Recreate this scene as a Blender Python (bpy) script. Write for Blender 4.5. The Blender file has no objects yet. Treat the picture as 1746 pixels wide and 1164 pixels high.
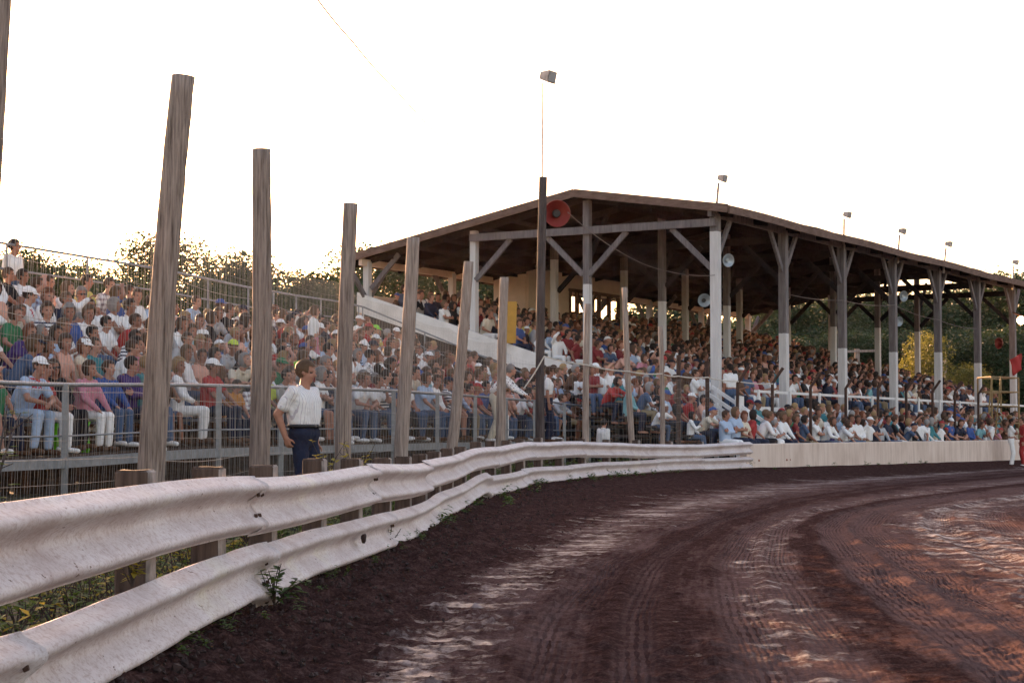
import bpy, bmesh, math, random
import numpy as np
from mathutils import Vector, Matrix, Quaternion
R = math.radians
rnd = random.Random(11)
C = bpy.context.scene.collection
scene = bpy.context.scene

# ------------------------------------------------------------------ camera (66 mm lens, eye about 1 m above the dirt)
F = 3200.0
PITCH = math.atan(166.0 / F)
CAM = Vector((0, 0, 1.0))
cd = bpy.data.cameras.new('camera'); co = bpy.data.objects.new('camera', cd); C.objects.link(co)
cd.sensor_width = 36; cd.lens = F / 1746 * 36; cd.clip_start = .1; cd.clip_end = 3000
co.location = CAM; co.rotation_euler = (R(90) + PITCH, 0, 0)
scene.camera = co

def pt(px, py, Y):
    """world point seen at photo pixel px,py at world depth Y"""
    x = (px - 873) / F; y = -(py - 582) / F
    d = Vector((x, math.cos(PITCH) - y * math.sin(PITCH), math.sin(PITCH) + y * math.cos(PITCH)))
    return CAM + d * (Y / d.y)
def proj(p):
    d = Vector(p) - CAM
    f = d.y * math.cos(PITCH) + d.z * math.sin(PITCH)
    u = -d.y * math.sin(PITCH) + d.z * math.cos(PITCH)
    return 873 + F * d.x / f, 582 - F * u / f

# ------------------------------------------------------------------ small helpers
def lin(c):
    f = lambda v: v / 12.92 if v <= .04045 else ((v + .055) / 1.055) ** 2.4
    return tuple(f(v / 255) for v in c) + (1,)
def interp(pts, x):
    if x <= pts[0][0]: return pts[0][1]
    for (a, va), (b, vb) in zip(pts, pts[1:]):
        if x <= b: return va + (vb - va) * (x - a) / (b - a)
    return pts[-1][1]
class MB:
    def __init__(self): self.v = []; self.f = []; self.m = []
    def add(self, vs, fs, mi=0):
        o = len(self.v); self.v += [tuple(x) for x in vs]
        self.f += [tuple(i + o for i in q) for q in fs]; self.m += [mi] * len(fs)
    def box(self, c, s, ax=None, mi=0):
        c = Vector(c); X, Y, Z = ax if ax else (Vector((1,0,0)), Vector((0,1,0)), Vector((0,0,1)))
        vs = [c + X*(s[0]/2*a) + Y*(s[1]/2*b) + Z*(s[2]/2*d) for a in (-1,1) for b in (-1,1) for d in (-1,1)]
        self.add(vs, [(0,1,3,2),(4,6,7,5),(0,4,5,1),(2,3,7,6),(0,2,6,4),(1,5,7,3)], mi)
    def beam(self, a, b, w, h, up=(0,0,1), mi=0):
        a = Vector(a); b = Vector(b); d = b - a; L = d.length; d.normalize()
        s = d.cross(Vector(up))
        if s.length < 1e-4: s = d.cross(Vector((1,0,0)))
        s.normalize(); u = s.cross(d)
        self.box((a + b) / 2, (L, w, h), (d, s, u), mi)
    def tube(self, pts, rad, n=8, cap=True, mi=0, jit=0):
        pts = [Vector(p) for p in pts]; o = len(self.v)
        if not isinstance(rad, (list, tuple)): rad = [rad] * len(pts)
        prev = None
        for i, p in enumerate(pts):
            d = (pts[min(i+1, len(pts)-1)] - pts[max(i-1, 0)]).normalized()
            if prev is None:
                s = d.cross(Vector((0,0,1)))
                if s.length < .01: s = d.cross(Vector((1,0,0)))
            else: s = prev - d * prev.dot(d)
            s.normalize(); prev = s; u = d.cross(s)
            for k in range(n):
                a = 2*math.pi*k/n; r = rad[i] * (1 + (rnd.random()-.5)*jit)
                self.v.append(tuple(p + s*(math.cos(a)*r) + u*(math.sin(a)*r)))
        for i in range(len(pts)-1):
            for k in range(n):
                k2 = (k+1) % n
                self.f.append((o+i*n+k, o+i*n+k2, o+(i+1)*n+k2, o+(i+1)*n+k)); self.m.append(mi)
        if cap:
            self.f.append(tuple(o+k for k in reversed(range(n)))); self.m.append(mi)
            self.f.append(tuple(o+(len(pts)-1)*n+k for k in range(n))); self.m.append(mi)
    def mesh(self, name, smooth=False):
        me = bpy.data.meshes.new(name); me.from_pydata(self.v, [], self.f)
        if any(self.m): me.polygons.foreach_set('material_index', self.m)
        if smooth: me.polygons.foreach_set('use_smooth', [True] * len(me.polygons))
        me.update(); return me
def link(name, me, mats, parent=None):
    o = bpy.data.objects.new(name, me); C.objects.link(o)
    if mats is not None:
        for m in (mats if isinstance(mats, (list, tuple)) else [mats]):
            me.materials.append(m)
    if parent: o.parent = parent
    return o
def obj(name, mb, mats, parent=None, smooth=False): return link(name, mb.mesh(name, smooth), mats, parent)
def tag(o, label, cat, group=None):
    o['label'] = label; o['category'] = cat
    if group: o['group'] = group
    return o
def thing(name, label, cat, loc=(0,0,0), group=None):
    o = bpy.data.objects.new(name, None); C.objects.link(o); o.location = loc; o.empty_display_size = .2
    return tag(o, label, cat, group)
def put(o, parent):
    """child built in world coordinates under a moved empty"""
    o.parent = parent; o.matrix_parent_inverse = Matrix.Translation(parent.location).inverted(); return o
def struct(o, kind='structure'): o['kind'] = kind; return o

# value noise in numpy
def vnoise(x, y, seed=0):
    rs = np.random.RandomState(seed); T = rs.rand(256, 256)
    xi = np.floor(x).astype(int); yi = np.floor(y).astype(int); fx = x - xi; fy = y - yi
    fx = fx*fx*(3-2*fx); fy = fy*fy*(3-2*fy)
    g = lambda a, b: T[a & 255, b & 255]
    return (g(xi,yi)*(1-fx)+g(xi+1,yi)*fx)*(1-fy)+(g(xi,yi+1)*(1-fx)+g(xi+1,yi+1)*fx)*fy
def fbm(x, y, seed=0, oct=4):
    s = 0; a = .5
    for k in range(oct):
        s = s + a*(vnoise(x*2**k, y*2**k, seed+k)-.5); a *= .5
    return s

# ------------------------------------------------------------------ materials
class NT:
    def __init__(self, name):
        self.m = bpy.data.materials.new(name); self.m.use_nodes = True
        self.t = self.m.node_tree; self.b = self.t.nodes['Principled BSDF']; self.out = self.t.nodes['Material Output']
    def n(self, typ, **kw):
        n = self.t.nodes.new(typ)
        for k, v in kw.items():
            if k in n.inputs.keys(): n.inputs[k].default_value = v
            else: setattr(n, k, v)
        return n
    def l(self, a, b): self.t.links.new(a, b)
    def coord(self, kind='Object', scale=(1,1,1)):
        c = self.n('ShaderNodeTexCoord'); mp = self.n('ShaderNodeMapping'); mp.inputs['Scale'].default_value = scale
        self.l(c.outputs[kind], mp.inputs['Vector']); return mp.outputs['Vector']
    def noise(self, vec, scale, detail=4, rough=.55):
        n = self.n('ShaderNodeTexNoise'); n.inputs['Scale'].default_value = scale; n.inputs['Detail'].default_value = detail
        n.inputs['Roughness'].default_value = rough; self.l(vec, n.inputs['Vector']); return n.outputs['Fac']
    def ramp(self, fac, stops):
        r = self.n('ShaderNodeValToRGB'); e = r.color_ramp.elements
        while len(e) < len(stops): e.new(.5)
        for el, (p, c) in zip(e, stops):
            el.position = p; el.color = c if len(c) == 4 else tuple(c) + (1,)
        self.l(fac, r.inputs['Fac']); return r.outputs['Color']
    def mix(self, fac, a, b, blend='MIX'):
        m = self.n('ShaderNodeMix', data_type='RGBA', blend_type=blend)
        for s, v in ((m.inputs[0], fac), (m.inputs[6], a), (m.inputs[7], b)):
            if hasattr(v, 'is_linked'): self.l(v, s)
            else: s.default_value = v if not isinstance(v, tuple) or len(v) == 4 else v + (1,)
        return m.outputs[2]
    def math(self, op, a, b=0.0, clamp=False):
        m = self.n('ShaderNodeMath', operation=op, use_clamp=clamp)
        for s, v in ((m.inputs[0], a), (m.inputs[1], b)):
            if hasattr(v, 'is_linked'): self.l(v, s)
            else: s.default_value = v
        return m.outputs[0]
    def bump(self, h, strength=.4, dist=.01):
        b = self.n('ShaderNodeBump'); b.inputs['Strength'].default_value = strength; b.inputs['Distance'].default_value = dist
        self.l(h, b.inputs['Height']); self.l(b.outputs['Normal'], self.b.inputs['Normal'])
    def set(self, col=None, rough=None, metal=None, spec=None):
        for k, v in (('Base Color', col), ('Roughness', rough), ('Metallic', metal), ('Specular IOR Level', spec)):
            if v is None: continue
            if hasattr(v, 'is_linked'): self.l(v, self.b.inputs[k])
            else: self.b.inputs[k].default_value = v if not isinstance(v, tuple) or len(v) == 4 else v + (1,)
        return self
g3 = lambda v: (v, v, v)
M = {}
def mat_plain(key, col, rough=.7, metal=0, var=.25, scale=6, bump=.15):
    t = NT(key); v = t.coord()
    n = t.noise(v, scale, 5)
    dark = tuple(c*(1-var) for c in col); lite = tuple(min(1, c*(1+var)) for c in col)
    t.set(t.ramp(n, [(.3, dark), (.7, lite)]), rough, metal)
    if bump: t.bump(t.noise(v, scale*6, 4), bump, .01)
    M[key] = t.m; return t.m
def mat_wood(key, dark, lite, sc=(16, 16, .9), rough=.9):
    t = NT(key); v = t.coord(scale=sc); n = t.noise(v, 1.6, 7, .65); v2 = t.coord(scale=(1.5, 1.5, .7)); n2 = t.noise(v2, 1, 3)
    c = t.ramp(n, [(.3, dark), (.5, tuple((a+b)/2 for a, b in zip(dark, lite))), (.72, lite)])
    c = t.mix(n2, c, tuple(x*.62 for x in lite), 'MULTIPLY') if False else t.mix(t.math('MULTIPLY', n2, .5), c, tuple(x*.55 for x in dark))
    t.set(c, rough, None, 0.0 if key in ('under_roof', 'rafter') else .25); t.bump(n, .8, .02); M[key] = t.m; return t.m
mat_wood('post_wood', (.095, .066, .054), (.60, .475, .405), (26, 26, 1.1))
mat_wood('post_dark', (.035, .027, .026), (.17, .135, .13), (26, 26, 1.1))
mat_wood('post_tan', (.17, .12, .10), (.68, .55, .47), (26, 26, 1.1))
mat_wood('block_wood', (.05, .032, .026), (.18, .12, .095))
mat_wood('plank', (.05, .035, .028), (.15, .105, .082), (1.2, 1.2, 12))
mat_wood('roof_edge', (.12, .072, .056), (.29, .19, .155), (2, 2, 6))
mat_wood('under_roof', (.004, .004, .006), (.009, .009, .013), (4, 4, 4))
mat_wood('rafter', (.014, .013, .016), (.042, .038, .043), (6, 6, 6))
mat_wood('gray_wood', (.11, .095, .10), (.30, .265, .265), (10, 10, 1.2))
mat_plain('pipe', (.22, .24, .27), .5, .35, .25, 8)
mat_plain('galv', (.25, .26, .28), .45, .6, .2, 10)
mat_plain('seat_board', (.13, .13, .145), .7, .1, .3, 3)
mat_plain('white_paint', (.76, .73, .715), .65, 0, .12, 2.5)
mat_plain('rust', (.075, .04, .03), .8, .3, .35, 7)
mat_plain('yellow_pipe', (.30, .20, .085), .6, .1, .25, 8)
mat_plain('yellow_board', (.50, .26, .04), .7, 0, .12, 3)
mat_plain('lamp_metal', (.36, .30, .28), .45, .5, .3, 9)
mat_plain('wire', (.26, .25, .25), .45, .6, .2, 20, 0)
mat_plain('cable', (.16, .13, .12), .7, 0, .2, 5, 0)
mat_plain('rope', (.62, .55, .48), .8, 0, .15, 9, 0)
mat_plain('black_cable', (.03, .03, .035), .6, 0, .2, 5, 0)
mat_plain('booth', (.78, .62, .50), .8, 0, .10, 2)
mat_plain('frame_wood', (.14, .075, .05), .75, 0, .3, 5)
mat_plain('deck', (.07, .053, .05), .85, 0, .3, 2)
mat_plain('clod', (.036, .019, .0165), .95, 0, .5, 30)
mat_plain('twig', (.05, .035, .03), .9, 0, .3, 10)
mat_plain('bark', (.07, .05, .038), .9, 0, .4, 3)
mat_plain('red_metal', (.24, .028, .022), .35, .2, .18, 4)
mat_plain('grey_metal', (.36, .40, .42), .35, .4, .15, 5)
mat_plain('black_rubber', (.02, .018, .02), .5, 0, .2, 5)
mat_plain('red_cloth', (.38, .03, .028), .8, 0, .15, 5)
mat_plain('car_red', (.45, .06, .03), .3, 0, .1, 3, 0)
t = NT('lit_lamp'); t.set((1, .6, .3), .4); t.b.inputs['Emission Color'].default_value = (1, .50, .22, 1); t.b.inputs['Emission Strength'].default_value = 9; M['lit_lamp'] = t.m
t = NT('glass'); t.set((.7, .72, .75), .08); t.b.inputs['Transmission Weight'].default_value = .6; M['glass'] = t.m

# guard rail paint: chalky white with mud flecks and rust bruises
t = NT('rail_paint'); v = t.coord(); n1 = t.noise(v, 2.2, 6, .6); n2 = t.noise(t.coord(scale=(3, 3, 9)), 9, 6, .7); n3 = t.noise(t.coord(scale=(14, 9, 30)), 1.4, 3, .6)
c = t.ramp(n1, [(.3, (.55, .455, .445)), (.5, (.69, .61, .605)), (.7, (.78, .725, .725))])
c = t.mix(t.ramp(n2, [(.50, g3(0)), (.66, g3(.7))]), c, (.46, .33, .30))
n5 = t.noise(t.coord(scale=(2, 2, 1)), 24, 5, .75); c = t.mix(t.ramp(n5, [(.53, g3(0)), (.66, g3(.6))]), c, (.36, .25, .22))
c = t.mix(t.ramp(n3, [(.69, g3(0)), (.72, g3(.9))]), c, (.15, .075, .055))
n4 = t.noise(v, 1.1, 3, .5); c = t.mix(t.ramp(n4, [(.62, g3(0)), (.76, g3(.35))]), c, (.72, .66, .40))
t.set(c, t.ramp(n2, [(.3, g3(.55)), (.7, g3(.85))])); t.bump(t.noise(v, 40, 8, .75), .6, .010); M['rail_paint'] = t.m

# stand post: grey boards whose lower part is painted white (object origin = paint line)
t = NT('stand_post'); tc = t.n('ShaderNodeTexCoord'); sp = t.n('ShaderNodeSeparateXYZ'); t.l(tc.outputs['Object'], sp.inputs[0])
v = t.coord(scale=(9, 9, .8)); n = t.noise(v, 1.5, 6, .6)
wood = t.ramp(n, [(.3, (.085, .072, .075)), (.7, (.23, .20, .20))]); white = t.ramp(n, [(.25, (.52, .49, .48)), (.65, (.68, .65, .64))])
z = t.math('ADD', sp.outputs['Z'], t.math('MULTIPLY', t.noise(t.coord(scale=(8, 8, 3)), 1, 2), .05))
c = t.mix(t.math('LESS_THAN', z, .02), wood, white); t.set(c, .8); t.bump(n, .4, .01); M['stand_post'] = t.m

# weathered track wall: pale pinkish concrete with vertical streaks
t = NT('wall_paint'); n = t.noise(t.coord(scale=(5, 5, .5)), 1.5, 6, .65); n2 = t.noise(t.coord(), .9, 4)
c = t.ramp(n, [(.28, (.55, .42, .35)), (.5, (.73, .585, .50)), (.75, (.80, .675, .595))])
c = t.mix(t.ramp(n2, [(.45, g3(0)), (.75, g3(.5))]), c, (.46, .33, .26)); t.set(c, .85); t.bump(t.noise(t.coord(), 14, 4), .3, .01); M['wall_paint'] = t.m

# object-coloured cloth, skin, hair (colour comes from each object's own colour)
def objcol(key, rough, var=.12, pattern=None):
    t = NT(key); oi = t.n('ShaderNodeObjectInfo'); v = t.coord(); n = t.noise(v, 7, 4)
    c = t.mix(1.0, oi.outputs['Color'], t.ramp(n, [(.3, g3(1-var)), (.7, g3(1))]), 'MULTIPLY')
    if pattern:
        sp = t.n('ShaderNodeSeparateXYZ'); tc = t.n('ShaderNodeTexCoord'); t.l(tc.outputs['Object'], sp.inputs[0])
        if pattern == 'stripe': k = t.math('GREATER_THAN', t.math('SINE', t.math('MULTIPLY', sp.outputs['Z'], 105)), .15); c2 = (.03, .035, .07)
        if pattern == 'pin': k = t.math('GREATER_THAN', t.math('SINE', t.math('MULTIPLY', sp.outputs['Y'], 260)), .80); c2 = (.55, .50, .54)
        if pattern == 'dots': k = t.math('GREATER_THAN', t.noise(v, 34, 0), .64); c2 = (.10, .09, .13)
        if pattern == 'plaid': k = t.math('MULTIPLY', t.math('ADD', t.math('GREATER_THAN', t.math('SINE', t.math('MULTIPLY', sp.outputs['Z'], 70)), .2), t.math('GREATER_THAN', t.math('SINE', t.math('MULTIPLY', sp.outputs['Y'], 70)), .2)), .4); c2 = (.12, .04, .06)
        if pattern == 'print':
            # chest print: red patch on the front of the chest
            a = t.math('LESS_THAN', t.math('ABSOLUTE', t.math('SUBTRACT', sp.outputs['Z'], .93)), .075)
            b = t.math('LESS_THAN', t.math('ABSOLUTE', sp.outputs['Y']), .10); e = t.math('GREATER_THAN', sp.outputs['X'], .05)
            k = t.math('MULTIPLY', t.math('MULTIPLY', a, b), t.math('MULTIPLY', e, t.math('GREATER_THAN', t.noise(v, 30, 1), .47))); c2 = (.50, .05, .06)
        c = t.mix(k, c, c2)
    t.set(c, rough); t.b.inputs['Specular IOR Level'].default_value = .25
    t.bump(t.noise(t.coord(scale=(1, 1, .35)) if key == 'hair' else v, 70 if key == 'hair' else 13, 5), 1.0 if key == 'hair' else .8, .02 if key == 'hair' else .03); M[key] = t.m
objcol('cloth', .9); objcol('hair', .6, .45); objcol('skin', .55, .12)
for p in ('stripe', 'pin', 'dots', 'plaid', 'print'): objcol('cloth_' + p, .9, .1, p)
mat_plain('eye', (.025, .018, .016), .3, 0, .1, 5, 0); mat_plain('lip', (.30, .10, .085), .5, 0, .1, 5, 0)
t = NT('crowd'); a = t.n('ShaderNodeAttribute'); a.attribute_name = 'Col'; t.set(a.outputs['Color'], .85); M['crowd'] = t.m

def leaf_mat(key, a, b, trans=.45, tcol=(.20, .24, .03)):
    t = NT(key); geo = t.n('ShaderNodeNewGeometry'); r = geo.outputs['Random Per Island']
    c = t.ramp(r, [(0, a), (1, b)]); t.set(c, .6); t.b.inputs['Specular IOR Level'].default_value = .3
    tr = t.n('ShaderNodeBsdfTranslucent'); t.l(t.mix(.5, c, tcol), tr.inputs['Color'])
    ms = t.n('ShaderNodeMixShader'); ms.inputs[0].default_value = trans
    t.l(t.b.outputs[0], ms.inputs[1]); t.l(tr.outputs[0], ms.inputs[2]); t.l(ms.outputs[0], t.out.inputs['Surface']); M[key] = t.m
leaf_mat('leaf', (.018, .038, .017), (.046, .076, .032), .15, (.11, .16, .04))
leaf_mat('leaf_sunlit', (.06, .08, .025), (.13, .135, .04), .35, (.35, .32, .06))  # brighter copy of the leaf, low sunlight put into its yellow colour
leaf_mat('weed', (.03, .065, .022), (.09, .14, .04), .4, (.22, .30, .04))
leaf_mat('weed_sunlit', (.20, .20, .04), (.42, .34, .06), .5, (.55, .42, .05))  # lit copy of the green weed, sunlight painted as yellow leaf colour

# ------------------------------------------------------------------ world and sun
SUN_AZ, SUN_EL = R(-24), R(8.8)
w = bpy.data.worlds.new('World'); scene.world = w; w.use_nodes = True
sk = w.node_tree.nodes.new('ShaderNodeTexSky'); sk.sky_type = 'NISHITA'; sk.sun_disc = False
sk.sun_elevation = SUN_EL; sk.sun_rotation = SUN_AZ % (2*math.pi); sk.dust_density = 2.0; sk.air_density = 1.0; sk.ozone_density = 1.0
bg = w.node_tree.nodes['Background']; tm = w.node_tree.nodes.new('ShaderNodeMix'); tm.data_type = 'RGBA'; tm.blend_type = 'MULTIPLY'; tm.inputs[0].default_value = 1; tm.inputs[7].default_value = (1, .78, .72, 1)
w.node_tree.links.new(sk.outputs[0], tm.inputs[6]); w.node_tree.links.new(tm.outputs[2], bg.inputs['Color']); bg.inputs['Strength'].default_value = .15
sd = bpy.data.lights.new('sun', 'SUN'); so = bpy.data.objects.new('sun', sd); C.objects.link(so)
sd.energy = 4.2; sd.angle = R(.5); sd.color = (1, .56, .29)
sdir = Vector((math.sin(SUN_AZ)*math.cos(SUN_EL), math.cos(SUN_AZ)*math.cos(SUN_EL), math.sin(SUN_EL)))
so.rotation_euler = sdir.to_track_quat('Z', 'Y').to_euler()
scene.view_settings.view_transform = 'Standard'; scene.view_settings.look = 'None'; scene.view_settings.exposure = 2.15
scene.cycles.use_denoising = True; scene.cycles.max_bounces = 6; scene.cycles.transparent_max_bounces = 8
scene.cycles.sample_clamp_indirect = 6
# ------------------------------------------------------------------ the curve of the track (all given as depth Y -> X)
RX = [(2,-1.57),(5.7,-1.56),(6.4,-1.55),(7.3,-1.53),(8.3,-1.49),(9.7,-1.43),(11.5,-1.34),(13.3,-1.16),(16.4,-.97),(19.5,-.85),(22,-.72),(25,-.55),(28,-.22),(32,.28),(35,.92),(37,1.47),(39.5,2.22),(41.2,2.92),(42.3,3.42),(45,4.62),(47,5.86),(68.3,18.1),(90,31),(120,48)]
AX = [(2,-.2),(5,-.12),(7.7,-.05),(10.6,.09),(15.1,.6),(21.8,1.88),(31.4,4.2),(44.4,8.7),(61.5,16.8),(80,27),(120,51)]
BX = [(2,2.1),(5,2.2),(7.7,2.3),(9.1,2.5),(15.8,3.1),(21,3.75),(26,4.9),(31,7.0),(41.6,12.5),(61,24),(80,37),(120,66)]
def smooth_curve(pts):
    ys = np.arange(2, 120, .25); xs = np.interp(ys, [p[0] for p in pts], [p[1] for p in pts])
    k = np.hanning(13); k /= k.sum(); xp = np.pad(xs, 6, mode='reflect', reflect_type='odd'); return ys, np.convolve(xp, k, 'valid')
RY, RXs = smooth_curve(RX); AY, AXs = smooth_curve(AX); BY, BXs = smooth_curve(BX)
fR = lambda y: np.interp(y, RY, RXs); fA = lambda y: np.interp(y, AY, AXs); fB = lambda y: np.interp(y, BY, BXs)
def berm(y): return np.interp(y, [0, 15, 20, 28, 35, 47, 120], [.10, .11, .13, .19, .24, .27, .12])

def grid_mesh(name, X, Y, Z, U, V):
    nr, nc = X.shape
    me = bpy.data.meshes.new(name); co_ = np.stack([X, Y, Z], -1).reshape(-1, 3).astype(np.float32)
    me.vertices.add(nr*nc); me.vertices.foreach_set('co', co_.ravel())
    i = (np.arange(nr-1)[:, None]*nc + np.arange(nc-1)[None]).ravel()
    q = np.stack([i, i+1, i+nc+1, i+nc], -1); nf = len(q)
    me.loops.add(nf*4); me.loops.foreach_set('vertex_index', q.ravel().astype(np.int32))
    me.polygons.add(nf); me.polygons.foreach_set('loop_start', np.arange(nf, dtype=np.int32)*4)
    me.polygons.foreach_set('loop_total', np.full(nf, 4, np.int32)); me.polygons.foreach_set('use_smooth', np.ones(nf, bool))
    me.update(calc_edges=True)
    uv = me.uv_layers.new(name='UVMap'); UVs = np.stack([U, V], -1).reshape(-1, 2)[q.ravel()].astype(np.float32)
    uv.data.foreach_set('uv', UVs.ravel()); return me

ys = [3.0]
while ys[-1] < 115: ys.append(ys[-1] + min(max(ys[-1]**2 / 3600, .02), 1.2))
ys = np.array(ys)
us = [-.14]
while us[-1] < 60: us.append(us[-1] + (.026 if us[-1] < 6 else .12 if us[-1] < 12 else 1.0))
us = np.array(us)
Yg, Ug = np.meshgrid(ys, us, indexing='ij')
r_, a_, b_ = fR(Yg), fA(Yg), fB(Yg)
Xg = np.where(Ug < 1.45, r_ + (a_-r_)*Ug/1.45, np.where(Ug < 3.9, a_ + (b_-a_)*(Ug-1.45)/2.45, b_ + (Ug-3.9)))
arc = np.concatenate([[0], np.cumsum(np.hypot(np.diff(ys), np.diff(fA(ys))))])
Vg = np.repeat(arc[:, None], len(us), 1)
nearfade = np.clip(1.3 - Yg/40, .25, 1)
bw = np.clip(1 - np.clip(Ug, 0, 9)/.95, 0, 1); bh = berm(Yg)
Z = bh * bw**1.3
edge = np.clip(1.25 - Ug/.85, 0, 1)**.6                                   # loose clods pushed up against the rail
cl = np.clip(fbm(Xg*7, Yg*7, 5, 4) + .06, 0, 1)
Z += edge*(cl*.16 + fbm(Xg*22, Yg*22, 9, 3)*.07)*nearfade
Z += fbm(Ug*1.2, Vg*.5, 21, 3)*.03 + fbm(Ug*5, Vg*2.2, 31, 4)*.018 + fbm(Xg*16, Yg*12, 41, 3)*.032*nearfade + np.clip(fbm(Xg*9, Yg*9, 61, 4)-.10, 0, 1)*.16*nearfade*np.clip(vnoise(Ug*1.3, Vg*.4, 71)*2.4-.9, 0, 1)
def rut(c, w, d, wob=.08):
    cc = c + wob*(vnoise(Vg*.35, Vg*0+c*7, 3)-.5)*2
    g = np.exp(-((Ug-cc)/w)**4); s = np.exp(-((np.abs(Ug-cc)-w*1.25)/(w*.35))**2)
    return g, s, d, cc
lug = np.zeros_like(Z); rut_mask = np.zeros_like(Z)
for c, wd, d in ((1.62,.15,.018),(1.98,.10,.010),(2.62,.17,.016),(3.0,.13,.010),(3.62,.17,.026),(4.05,.15,.02),(4.9,.16,.024),(5.6,.2,.02),(6.7,.2,.02)):
    g, s, d, cc = rut(c, wd, d)
    Z += -g*d + s*d*.7*(.5+1.6*fbm(Vg*2.2, Ug*9, 8, 4))
    lug += 0*g*(np.sin(Vg*2*np.pi/.11 + np.sign(Ug-cc)*1.3) > .1)*.005*np.clip(vnoise(Vg*.5, Ug*0+c*3, 13)*3-1.2, 0, 1)
    rut_mask = np.maximum(rut_mask, g)
Z += lug*nearfade
# transverse chatter ripples in the soft bands
Z += np.exp(-((Ug-1.15)/.35)**2)*np.sin(Vg*2*np.pi/.26 + 7*vnoise(Ug*3, Vg*1.5, 2))*.005*np.clip(1.6-Yg/14, 0, 1)
Z += 0*np.exp(-((Ug-5.0)/1.0)**2)*np.sin(Vg*2*np.pi/.5 + 5*vnoise(Ug*2, Vg*.7, 4))*.005
me = grid_mesh('dirt_track', Xg, Yg, Z, Ug, Vg)
at = me.attributes.new('rut', 'FLOAT', 'POINT'); at.data.foreach_set('value', rut_mask.ravel().astype(np.float32))

t = NT('track_dirt'); uvn = t.n('ShaderNodeUVMap'); uvn.uv_map = 'UVMap'; uv = uvn.outputs[0]
def uvs(sx, sy):
    mp = t.n('ShaderNodeMapping'); mp.inputs['Scale'].default_value = (sx, sy, 1); t.l(uv, mp.inputs['Vector']); return mp.outputs['Vector']
sp = t.n('ShaderNodeSeparateXYZ'); t.l(uv, sp.inputs[0])
pos = t.coord('Object')
warp = t.math('MULTIPLY', t.math('SUBTRACT', t.noise(uvs(1.3, .5), 1, 8, .68), .5), 1.0)
u01 = t.math('DIVIDE', t.math('ADD', sp.outputs[0], warp), 8.0)
k = lambda m: m/8.0
wetband = t.ramp(u01, [(k(.35), g3(0)), (k(.75), g3(.42)), (k(1.1), g3(.62)), (k(1.4), g3(.50)), (k(1.6), g3(.10)), (k(2.05), g3(.20)), (k(2.25), g3(.40)), (k(2.45), g3(.22)), (k(2.75), g3(.55)), (k(3.1), g3(.48)), (k(3.3), g3(.12)), (k(3.5), g3(.30)), (k(4.2), g3(.40)), (k(4.7), g3(.60)), (k(5.4), g3(.56)), (k(6.4), g3(.30)), (k(7.4), g3(.5))])
nw = t.noise(uvs(2.2, 3.2), 1, 8, .66); nw2 = t.noise(uvs(15, 8), 1, 7, .72)
nmix = t.math('ADD', t.math('MULTIPLY', nw, .62), t.math('MULTIPLY', nw2, .38))
wet = t.ramp(t.math('ADD', nmix, t.math('MULTIPLY', wetband, .50)), [(.775, g3(0)), (.875, g3(1))])
dryband = t.ramp(u01, [(0, g3(.05)), (k(.7), g3(.15)), (k(1.0), g3(.55)), (k(1.4), g3(.5)), (k(1.75), g3(.25)), (k(2.1), g3(.22)), (k(2.5), g3(.5)), (k(3.0), g3(.62)), (k(3.25), g3(.22)), (k(3.6), g3(.62)), (k(4.5), g3(.6)), (k(5.5), g3(.65)), (k(6.5), g3(.4)), (1, g3(.5))])
nd = t.noise(uvs(2.5, .5), 1, 6, .6); nd2 = t.noise(uvs(24, .5), 1, 3, .5)
ra = t.n('ShaderNodeAttribute'); ra.attribute_name = 'rut'
dry = t.math('ADD', t.math('MULTIPLY', t.math('ADD', nd, t.math('MULTIPLY', nd2, .5)), .8), t.math('SUBTRACT', dryband, .55))
dry = t.math('ADD', dry, t.math('MULTIPLY', ra.outputs['Fac'], .16))
fine = t.noise(uvs(30, 3.0), 1, 4, .6)
dry = t.math('ADD', dry, t.math('MULTIPLY', t.math('SUBTRACT', fine, .5), .42))
dryf = t.ramp(dry, [(.40, g3(0)), (.72, g3(1))])
grain = t.math('ADD', t.math('MULTIPLY', t.noise(pos, 9, 8, .7), .55), t.math('MULTIPLY', t.noise(pos, 55, 5, .7), .45))
darkc = t.ramp(grain, [(.36, (.022, .0118, .0108)), (.5, (.062, .033, .0295)), (.64, (.138, .080, .071))])
litec = t.ramp(grain, [(.35, (.092, .052, .047)), (.65, (.225, .140, .127))])
c = t.mix(dryf, darkc, litec)
# tyre tread: fine lines that run along the ruts, broken by cross lugs, worn away in places
gate = t.ramp(t.noise(uvs(1.6, .22), 1, 4, .6), [(.40, g3(0)), (.52, g3(1))])
ln = t.math('SINE', t.math('ADD', t.math('MULTIPLY', sp.outputs[0], 135.0), t.math('MULTIPLY', t.noise(uvs(.8, .5), 1, 3), 7.0)))
lg = t.math('SINE', t.math('ADD', t.math('MULTIPLY', sp.outputs[1], 21.0), t.math('MULTIPLY', t.noise(uvs(7, 1.5), 1, 3), 6.0)))
tr_ = t.math('MULTIPLY', t.math('MULTIPLY', ra.outputs['Fac'], gate), t.math('MULTIPLY', t.math('GREATER_THAN', t.math('ADD', ln, t.math('MULTIPLY', lg, .55)), .25), t.ramp(t.noise(uvs(9, 3), 1, 4, .6), [(.35, g3(.2)), (.6, g3(1))])))
c = t.mix(t.math('MULTIPLY', tr_, .62), c, t.mix(.5, c, (.016, .0085, .0085)))
c = t.mix(t.math('MULTIPLY', t.math('MULTIPLY', ra.outputs['Fac'], gate), .25), c, (.19, .122, .115))
c = t.mix(t.math('MULTIPLY', tr_, .55), c, (.022, .0115, .0115))
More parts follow.
